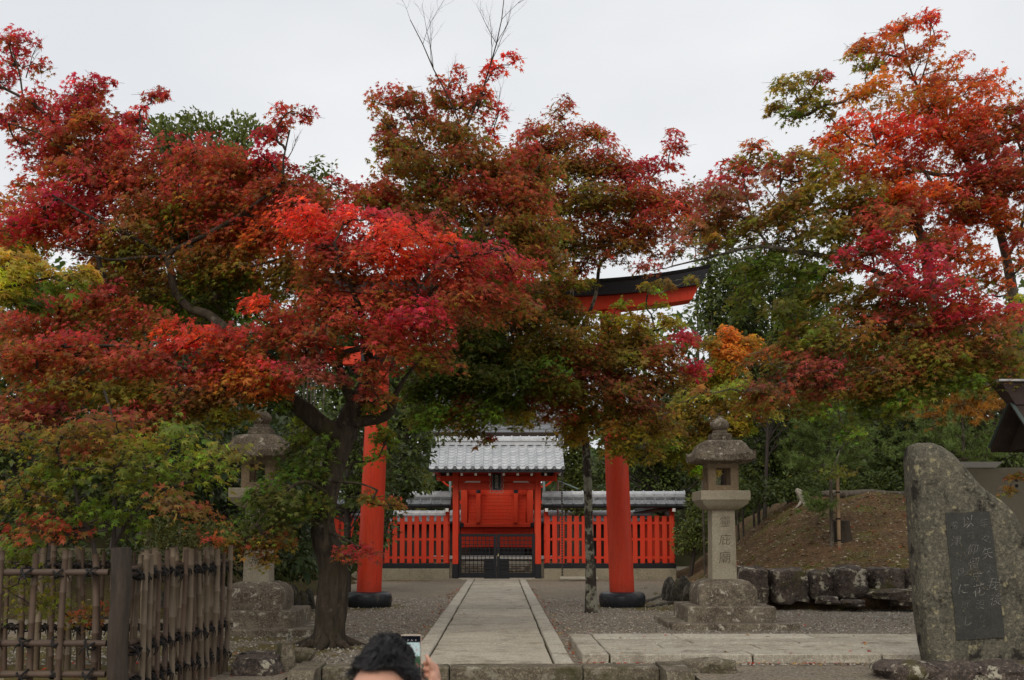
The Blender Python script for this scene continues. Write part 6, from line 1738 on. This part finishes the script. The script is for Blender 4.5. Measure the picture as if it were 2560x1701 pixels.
# ---------------------------------------------------------------- fallen leaves and loose stones
def litter():
    g = np.random.default_rng(55)
    P, C, S = [], [], []
    pal = [(.42, .03, .02), (.30, .03, .02), (.35, .20, .05), (.30, .24, .14), (.20, .10, .04), (.33, .28, .20), (.45, .38, .26)]
    def drop(x, y, z, red):
        P.append((x, y, z)); k_ = g.integers(0, 3) if g.random() < red else g.integers(3, 7)
        C.append(np.array(pal[k_]) * g.uniform(.7, 1.2)); S.append(g.uniform(.025, .05))
    for _ in range(520):
        x, y = g.uniform(-6, 7), g.uniform(12.3, 24)
        if CX0 < x and CY0 < y < CY1:
            drop(x, y, CH + .012, .5)
        elif PX0 - .03 < x < PX1 + .03:
            if g.random() < .25: drop(x, y, .06, .3)
        else: drop(x, y, .018, .45)
    for _ in range(420):
        sd_ = g.integers(0, 2); drop((PX0 - abs(g.normal()) * .12 - .02) if sd_ else (PX1 + abs(g.normal()) * .10 + .02), g.uniform(12.3, 30), .02, .55)
    for _ in range(260):
        drop(g.uniform(CX0, 7), CY0 - abs(g.normal()) * .12 - .02, .02, .7)
    for _ in range(5200):
        x = g.uniform(4.4, 12); y = 21.7 + 9.5 * g.random()
        drop(x, y, mound_h(x, y) + .014, .10); S[-1] *= g.uniform(.8, 2.0)
    for _ in range(500):
        x = g.uniform(-9, -4.6); y = g.uniform(19, 24); drop(x, y, bank_h2(x, y) + .02, .2)
    for _ in range(240):
        drop(g.uniform(-6, -2.3), g.uniform(9.2, 13.5), .02, .7)
    P = np.array(P); n = len(P)
    T = unit(np.stack([g.normal(size=n), g.normal(size=n), g.normal(size=n) * .15], 1))
    N = np.stack([g.normal(size=n) * .25, g.normal(size=n) * .25, np.ones(n)], 1)
    o = link('fallen_leaves', leaves_mesh('fallen_leaves', P, T, N, np.array(S), np.array(C), 'far'), M_FALLEN)
    tag(o, 'fallen maple leaves scattered over gravel and mound', 'leaves', kind='stuff')
    P2, T2, N2, S2, C2 = [], [], [], [], []
    for _ in range(900):
        x = g.uniform(3.8, 12); y = 21.2 + 9 * g.random() ** 1.2
        if mnoise.noise(Vector((x * .7, y * .7, 31))) < .05: continue
        z = mound_h(x, y)
        cc = np.array((.10, .105, .028)) * g.uniform(.6, 1.4) + np.array((.07, .03, 0)) * g.random()
        for _ in range(9):
            P2.append((x + g.normal() * .05, y + g.normal() * .05, z - .01)); T2.append((g.normal() * .5, g.normal() * .5, 1)); N2.append((g.normal(), -1, .2)); S2.append(g.uniform(.06, .15)); C2.append(cc * g.uniform(.8, 1.2))
    o = link('grass_tufts', leaves_mesh('grass_tufts', np.array(P2), np.array(T2), np.array(N2), np.array(S2), np.array(C2), 'needle'), M_NEEDLE)
    tag(o, 'short grass and moss tufts on the mound', 'grass', kind='stuff')
    # loose gravel stones
    n = 26000
    x = g.uniform(-6.5, 8.5, n); y = 12.25 + 13 * g.random(n) ** 1.3
    keep = ~((x > PX0 - .04) & (x < PX1 + .04)) & ~((x > CX0 - .03) & (y > CY0 - .03) & (y < CY1 + .03))
    x, y = x[keep], y[keep]; n = len(x)
    s = g.uniform(.008, .022, n)
    base = np.array([(1, 0, 0), (0, 1, 0), (-1, 0, 0), (0, -1, 0), (0, 0, .8), (0, 0, -.6)])
    tr = np.array([(0, 1, 4), (1, 2, 4), (2, 3, 4), (3, 0, 4)])
    an = g.random(n) * 6.28
    ca, sa = np.cos(an), np.sin(an)
    bx = base[None] * (1 + g.uniform(-.35, .35, (n, 6, 1)))
    V = np.empty((n, 6, 3))
    V[:, :, 0] = x[:, None] + s[:, None] * (bx[:, :, 0] * ca[:, None] - bx[:, :, 1] * sa[:, None])
    V[:, :, 1] = y[:, None] + s[:, None] * (bx[:, :, 0] * sa[:, None] + bx[:, :, 1] * ca[:, None])
    V[:, :, 2] = .004 + s[:, None] * bx[:, :, 2]
    gr = g.uniform(.05, .46, (n, 1)) * np.array([1, .92, .78])
    col = np.ones((n, 6, 4), np.float32); col[:, :, :3] = gr[:, None, :]
    m = soup('loose_gravel', V.reshape(-1, 3), (np.arange(n)[:, None, None] * 6 + tr[None]).reshape(-1, 3), col.reshape(-1, 4))
    tag(link('loose_gravel', m, M_FALLEN), 'loose grey gravel stones on the forecourt', 'gravel', kind='stuff')
litter()
# ================================================================== VISITORS
t = NT('skin')
t.base(t.mix(t.ramp(t.noise(18, 4), .35, .7), (.56, .31, .22), (.50, .25, .17))); t.rough(.48); t.spec(.4)
t.b.inputs['Subsurface Weight'].default_value = .15
t.b.inputs['Subsurface Radius'].default_value = (.012, .005, .003)
M_SKIN = t.m
t = NT('black_hair')
t.base(t.mix(t.ramp(t.noise(300, 3, .6, stretch=(1, 1, .2)), .3, .7), (.008, .0075, .0085), (.022, .02, .021))); t.rough(.5); t.spec(.25)
M_HAIR = t.m
M_JACKET = paint('navy_jacket', (.025, .030, .045), .85, .2)
M_JACKET2 = paint('charcoal_coat', (.03, .028, .028), .85, .2)
M_TROUSER = paint('dark_trousers', (.03, .03, .034), .85, .2)

def ell(mb, c, r, seg=16, rings=10, rot=None):
    c = Vector(c)
    rg = []
    for i in range(rings + 1):
        a = math.pi * i / rings
        a = min(max(a, .04), math.pi - .04)
        ring = []
        for j in range(seg):
            o = 2 * math.pi * j / seg
            v = Vector((math.sin(a) * math.cos(o) * r[0], math.sin(a) * math.sin(o) * r[1], -math.cos(a) * r[2]))
            if rot is not None: v = rot @ v
            ring.append(c + v)
        rg.append(ring)
    mb.loft(rg)
def remeshed(name, mb, mat, parent, vox, smooth=2):
    o = mb.build(name, mat, parent, smooth=False)
    m = o.modifiers.new('remesh', 'REMESH'); m.mode = 'VOXEL'; m.voxel_size = vox; m.use_smooth_shade = True
    s = o.modifiers.new('smooth', 'SMOOTH'); s.iterations = smooth; s.factor = .5
    return o
def person(label, crown, heading, jacket, hand=None, seed=1, vox=.009):
    """crown: top of the skull; heading: angle of the face, 0 looks along +Y"""
    rotz = Matrix.Rotation(heading, 3, 'Z')
    H = crown.z - LOW
    c0 = Vector((crown.x, crown.y, LOW))
    k_ = H / 1.68
    def W(x, y, z): return c0 + rotz @ Vector((x * k_, y * k_, z * k_))
    root = thing('person', label, 'person', tuple(c0))
    body = MB()
    hc = 1.575
    ell(body, W(0, -.005, hc), (.074 * k_, .094 * k_, .105 * k_), 20, 14, rotz)           # skull
    ell(body, W(0, .035, hc - .055), (.060 * k_, .062 * k_, .075 * k_), 16, 10, rotz)     # face and jaw
    ell(body, W(0, .045, hc - .105), (.034 * k_, .035 * k_, .026 * k_), 12, 8, rotz)      # chin
    ell(body, W(0, .098, hc - .035), (.013 * k_, .020 * k_, .022 * k_), 10, 8, rotz)      # nose
    ell(body, W(0, .088, hc + .010), (.040 * k_, .012 * k_, .012 * k_), 10, 8, rotz)      # brow
    ell(body, W(0, .090, hc - .077), (.022 * k_, .010 * k_, .008 * k_), 10, 8, rotz)      # lips
    for s in (-1, 1):
        ell(body, W(s * .077, -.005, hc - .025), (.010 * k_, .020 * k_, .032 * k_), 10, 8, rotz)
    body.tube([W(0, -.015, hc - .10), W(0, -.01, 1.44), W(0, 0, 1.38)], [.052 * k_, .052 * k_, .065 * k_], 14)
    tor = [(1.40, .07, .06), (1.36, .155, .085), (1.28, .175, .105), (1.15, .165, .11), (1.02, .145, .10), (.92, .160, .11), (.84, .165, .11)]
    def trunk_rings(g_):
        return [[W(math.cos(2 * math.pi * i / 20) * (a + g_), math.sin(2 * math.pi * i / 20) * (b_ + g_), z) for i in range(20)] for z, a, b_ in tor]
    body.loft(trunk_rings(0))
    legs = []
    for s in (-1, 1):
        lp = [W(s * .085, 0, .88), W(s * .09, .005, .68), W(s * .09, .01, .47), W(s * .092, -.012, .30), W(s * .092, -.01, .09)]
        lr = [.090 * k_, .078 * k_, .056 * k_, .055 * k_, .038 * k_]
        body.tube(lp, lr, 12)
        legs.append((lp, lr))
        ell(body, W(s * .095, .05, .04), (.042 * k_, .12 * k_, .04 * k_), 12, 8, rotz)
    arms = []
    for s in (-1, 1):
        sh = W(s * .185, 0, 1.34)
        if s == 1 and hand is not None:
            wr = hand['wrist']
            el = (sh + wr) / 2 + Vector((.10, -.02, -.16))
        else:
            el = W(s * .245, -.03, 1.06); wr = W(s * .25, .06, .84)
            ell(body, W(s * .25, .085, .76), (.020 * k_, .040 * k_, .05 * k_), 10, 8, rotz)
            for fi in range(4):
                body.tube([W(s * .25, .060 + fi * .018, .73), W(s * .248, .064 + fi * .018, .69), W(s * .238, .064 + fi * .017, .655)], [.0095, .009, .0075], 8)
            body.tube([W(s * .24, .115, .77), W(s * .235, .135, .735), W(s * .232, .135, .705)], [.012, .0105, .008], 8)
        body.tube([sh, sh.lerp(el, .5), el, el.lerp(wr, .5), wr], [.058 * k_, .05 * k_, .042 * k_, .038 * k_, .027 * k_], 12)
        arms.append((sh, el, wr))
    if hand is not None:
        for pts, rr in hand['chains']:
            body.tube(pts, rr, 9)
            ell(body, pts[-1], (rr[-1] * .98,) * 3, 9, 6)
            ell(body, pts[0], (rr[0],) * 3, 9, 6)
        for c_, r_ in hand['balls']:
            ell(body, c_, r_, 12, 8)
    remeshed('body', body, M_SKIN, root, vox, 2)
    # clothing
    j = MB()
    j.loft(trunk_rings(.022))
    for sh, el, wr in arms:
        j.tube([sh + Vector((0, 0, .01)), sh.lerp(el, .5), el, el.lerp(wr, .5), el.lerp(wr, .93)], [.082 * k_, .070 * k_, .062 * k_, .055 * k_, .046 * k_], 14)
    remeshed('jacket', j, jacket, root, .016, 3)
    tr = MB()
    for lp, lr in legs:
        tr.tube(lp, [a + .016 for a in lr], 14)
    tr.loft([[W(math.cos(2 * math.pi * i / 18) * a, math.sin(2 * math.pi * i / 18) * b_, z) for i in range(18)] for z, a, b_ in ((.98, .165, .12), (.88, .178, .128), (.78, .165, .115))])
    remeshed('trousers', tr, M_TROUSER, root, .016, 3)
    for s in (-1, 1):
        q = MB(); ell(q, W(s * .095, .05, .042), (.048 * k_, .135 * k_, .05 * k_), 14, 8, rotz); ell(q, W(s * .095, -.01, .06), (.046 * k_, .06 * k_, .06 * k_), 12, 8, rotz)
        q.build('shoe', M_BLACK, root, smooth=60)
        q = MB(); ell(q, W(s * .031, .083, hc - .012), (.012 * k_,) * 3, 10, 8); q.build('eye', M_WHITEEND, root, smooth=60)
        q = MB(); ell(q, W(s * .031, .0925, hc - .012), (.0055 * k_, .003 * k_, .0055 * k_), 8, 6, rotz); q.build('iris', M_BLACK, root, smooth=60)
    return root, W, hc, rotz, k_
def hair(root, W, hc, rotz, k_, seed, fringe=.02, nstr=1500, whorl=True, vol=.016):
    g = random.Random(seed)
    cap = MB()
    C = W(0, -.012, hc + .004)
    def scalp(th, ph, lift):
        v = Vector((math.sin(th) * math.sin(ph) * (.077 + lift), math.sin(th) * math.cos(ph) * (.098 + lift), math.cos(th) * (.104 + lift))) * k_
        n = mnoise.noise(Vector((v.x * 22, v.y * 22, v.z * 22 + seed)))
        return C + rotz @ (v * (1 + .045 * n))
    def edge(ph):     # how far down the hair reaches at each side
        f = math.cos(ph)
        return 1.16 + fringe * 4 if f > .55 else (1.16 + fringe * 4 + (1.5 - 1.16) * min(1, (.55 - f) / .35) if f > .1 else 1.55 + .55 * min(1, (.1 - f) / .8))
    rg = []
    for i in range(15):
        ring = []
        for j in range(36):
            ph = 2 * math.pi * j / 36
            th = max(.03, edge(ph) * i / 14)
            ring.append(scalp(th, ph, vol * (1 - .35 * (i / 14) ** 3)))
        rg.append(ring)
    for i in (13, 8):
        pass
    inner = [[scalp(edge(2 * math.pi * j / 36), 2 * math.pi * j / 36, -.004) for j in range(36)]]
    cap.loft(rg + inner, True, False)
    hp = cap.build('hair', M_HAIR, root, smooth=70)
    st = MB()
    for _ in range(nstr):
        ph = g.uniform(0, 2 * math.pi); th = edge(ph) * math.sqrt(g.random()) * .96
        a = scalp(th, ph, vol * .85)
        dth = g.uniform(.18, .42); dph = g.gauss(.35, .35) + .5 * math.sin(ph * 3 + seed)
        b_ = scalp(min(th + dth * .5, edge(ph) + .05), ph + dph * .25, vol * 1.25 + g.uniform(0, .012) + .006 * math.sin(ph * 5 + th * 6 + seed))
        c_ = scalp(min(th + dth, edge(ph) + .10), ph + dph * .5, vol * 1.05 + g.uniform(-.002, .016) + .005 * math.sin(ph * 7 + seed))
        w = g.uniform(.0009, .0019)
        st.tube([a, b_, c_], [w, w, w * .3], 3, False)
    for _ in range(26):
        ph = g.uniform(0, 2 * math.pi); th = g.uniform(.05, .7)
        a = scalp(th, ph, vol); e = a + (a - C).normalized() * g.uniform(.015, .032) + Vector((g.uniform(-.02, .02), 0, 0))
        st.tube([a, a.lerp(e, .5) + Vector((0, 0, .004)), e], [.0009, .0008, .0004], 3, False)
    tag(st.build('strands', M_HAIR, hp), kind='stuff')

# the visitor with the telephone
def px(x, y, Y):      # a point given in full-resolution picture units
    return at(x / K, y / K, Y)
PHY = 3.98
ca = px(974, 1594, 3.66)
pc_ = px(1027.5, 1641, PHY)
hn = {'wrist': px(1098, 1745, PHY - .02),
      'balls': [(px(1084, 1697, PHY + .0), (.020, .022, .036)), (px(1092, 1720, PHY), (.024, .022, .034))],
      'chains': [
        ([px(1090, 1690, PHY + .01), px(1082, 1672, PHY - .005), px(1075, 1655, PHY - .012), px(1066, 1640, PHY - .010)], [.0125, .0115, .0102, .0082]),
        ([px(1094, 1690, PHY + .025), px(1090, 1668, PHY + .03), px(1076, 1656, PHY + .022), px(1061, 1657, PHY + .006)], [.0115, .011, .0098, .0088]),
        ([px(1096, 1698, PHY + .03), px(1092, 1682, PHY + .035), px(1076, 1673, PHY + .025), px(1060, 1675, PHY + .006)], [.0115, .0105, .0096, .0086]),
        ([px(1094, 1708, PHY + .028), px(1084, 1696, PHY + .03), px(1070, 1689, PHY + .022), px(1056, 1691, PHY + .006)], [.0105, .0098, .009, .0078]),
        ([px(1080, 1722, PHY - .01), px(1062, 1710, PHY - .03), px(1049, 1698, PHY - .034), px(1042, 1686, PHY - .026)], [.0145, .0125, .011, .0088])]}
pa_, Wa, hca, rza, ka = person('person with short black hair photographing the maples with a phone', Vector((ca.x, 3.62, ca.z)), R(-12), M_JACKET, hn, 1, .0055)
hair(pa_, Wa, hca, rza, ka, 3, nstr=2000, vol=.008)
ph = thing('phone', 'dark phone with pale rim showing the maples on its screen', 'phone', tuple(pc_))
w2, h2 = .0375, .0775
def slabbox(name, x0, x1, z0, z1, y0, y1, mat, parent, c=.004):
    b = MB(); b.box(pc_.x + x0, pc_.x + x1, pc_.y + y0, pc_.y + y1, pc_.z + z0, pc_.z + z1, c)
    return b.build(name, mat, parent)
slabbox('case', -w2, w2, -h2, h2, -.004, .004, paint('pale_gold_rim', (.55, .45, .36), .35, .05), ph, .0025)
slabbox('glass', -w2 + .0025, w2 - .0025, -h2 + .003, h2 - .003, -.0052, -.0042, paint('phone_glass', (.008, .009, .014), .1, .05), ph, 0)
t = NT('phone_picture')
sep = t.n.new('ShaderNodeSeparateXYZ'); t.l.new(t.pos(), sep.inputs[0])
zz = t.math('DIVIDE', t.math('SUBTRACT', sep.outputs['Z'], pc_.z - .045), .095)
img = t.mix(t.ramp(t.math('ADD', zz, t.math('MULTIPLY', t.math('SUBTRACT', t.noise(90, 4, .6), .5), .7)), .42, .5), (.03, .09, .045), (.50, .66, .64))
img = t.mix(t.ramp(t.noise(140, 5, .7, off=2.0), .56, .62), img, (.45, .12, .13))
t.base((0, 0, 0)); t.rough(.15)
t.l.new(img, t.b.inputs['Emission Color']); t.b.inputs['Emission Strength'].default_value = .8
slabbox('screen', -w2 + .004, w2 - .004, -.045, .05, -.0062, -.0054, t.m, ph, 0)
for i in range(3):
    slabbox('icon', -.012 + i * .014, -.009 + i * .014, .0565, .0595, -.0062, -.0054, M_WHITEEND, ph, 0)

# the nearer visitor turned towards the camera
cb = px(955, 1646, 2.45)
pb_, Wb, hcb, rzb, kb = person('person with parted black hair facing the camera, nearest of all', Vector((cb.x, 2.45, cb.z)), R(158), M_JACKET2, None, 2, .009)
hair(pb_, Wb, hcb, rzb, kb, 8, fringe=-.115, nstr=900, vol=.008)
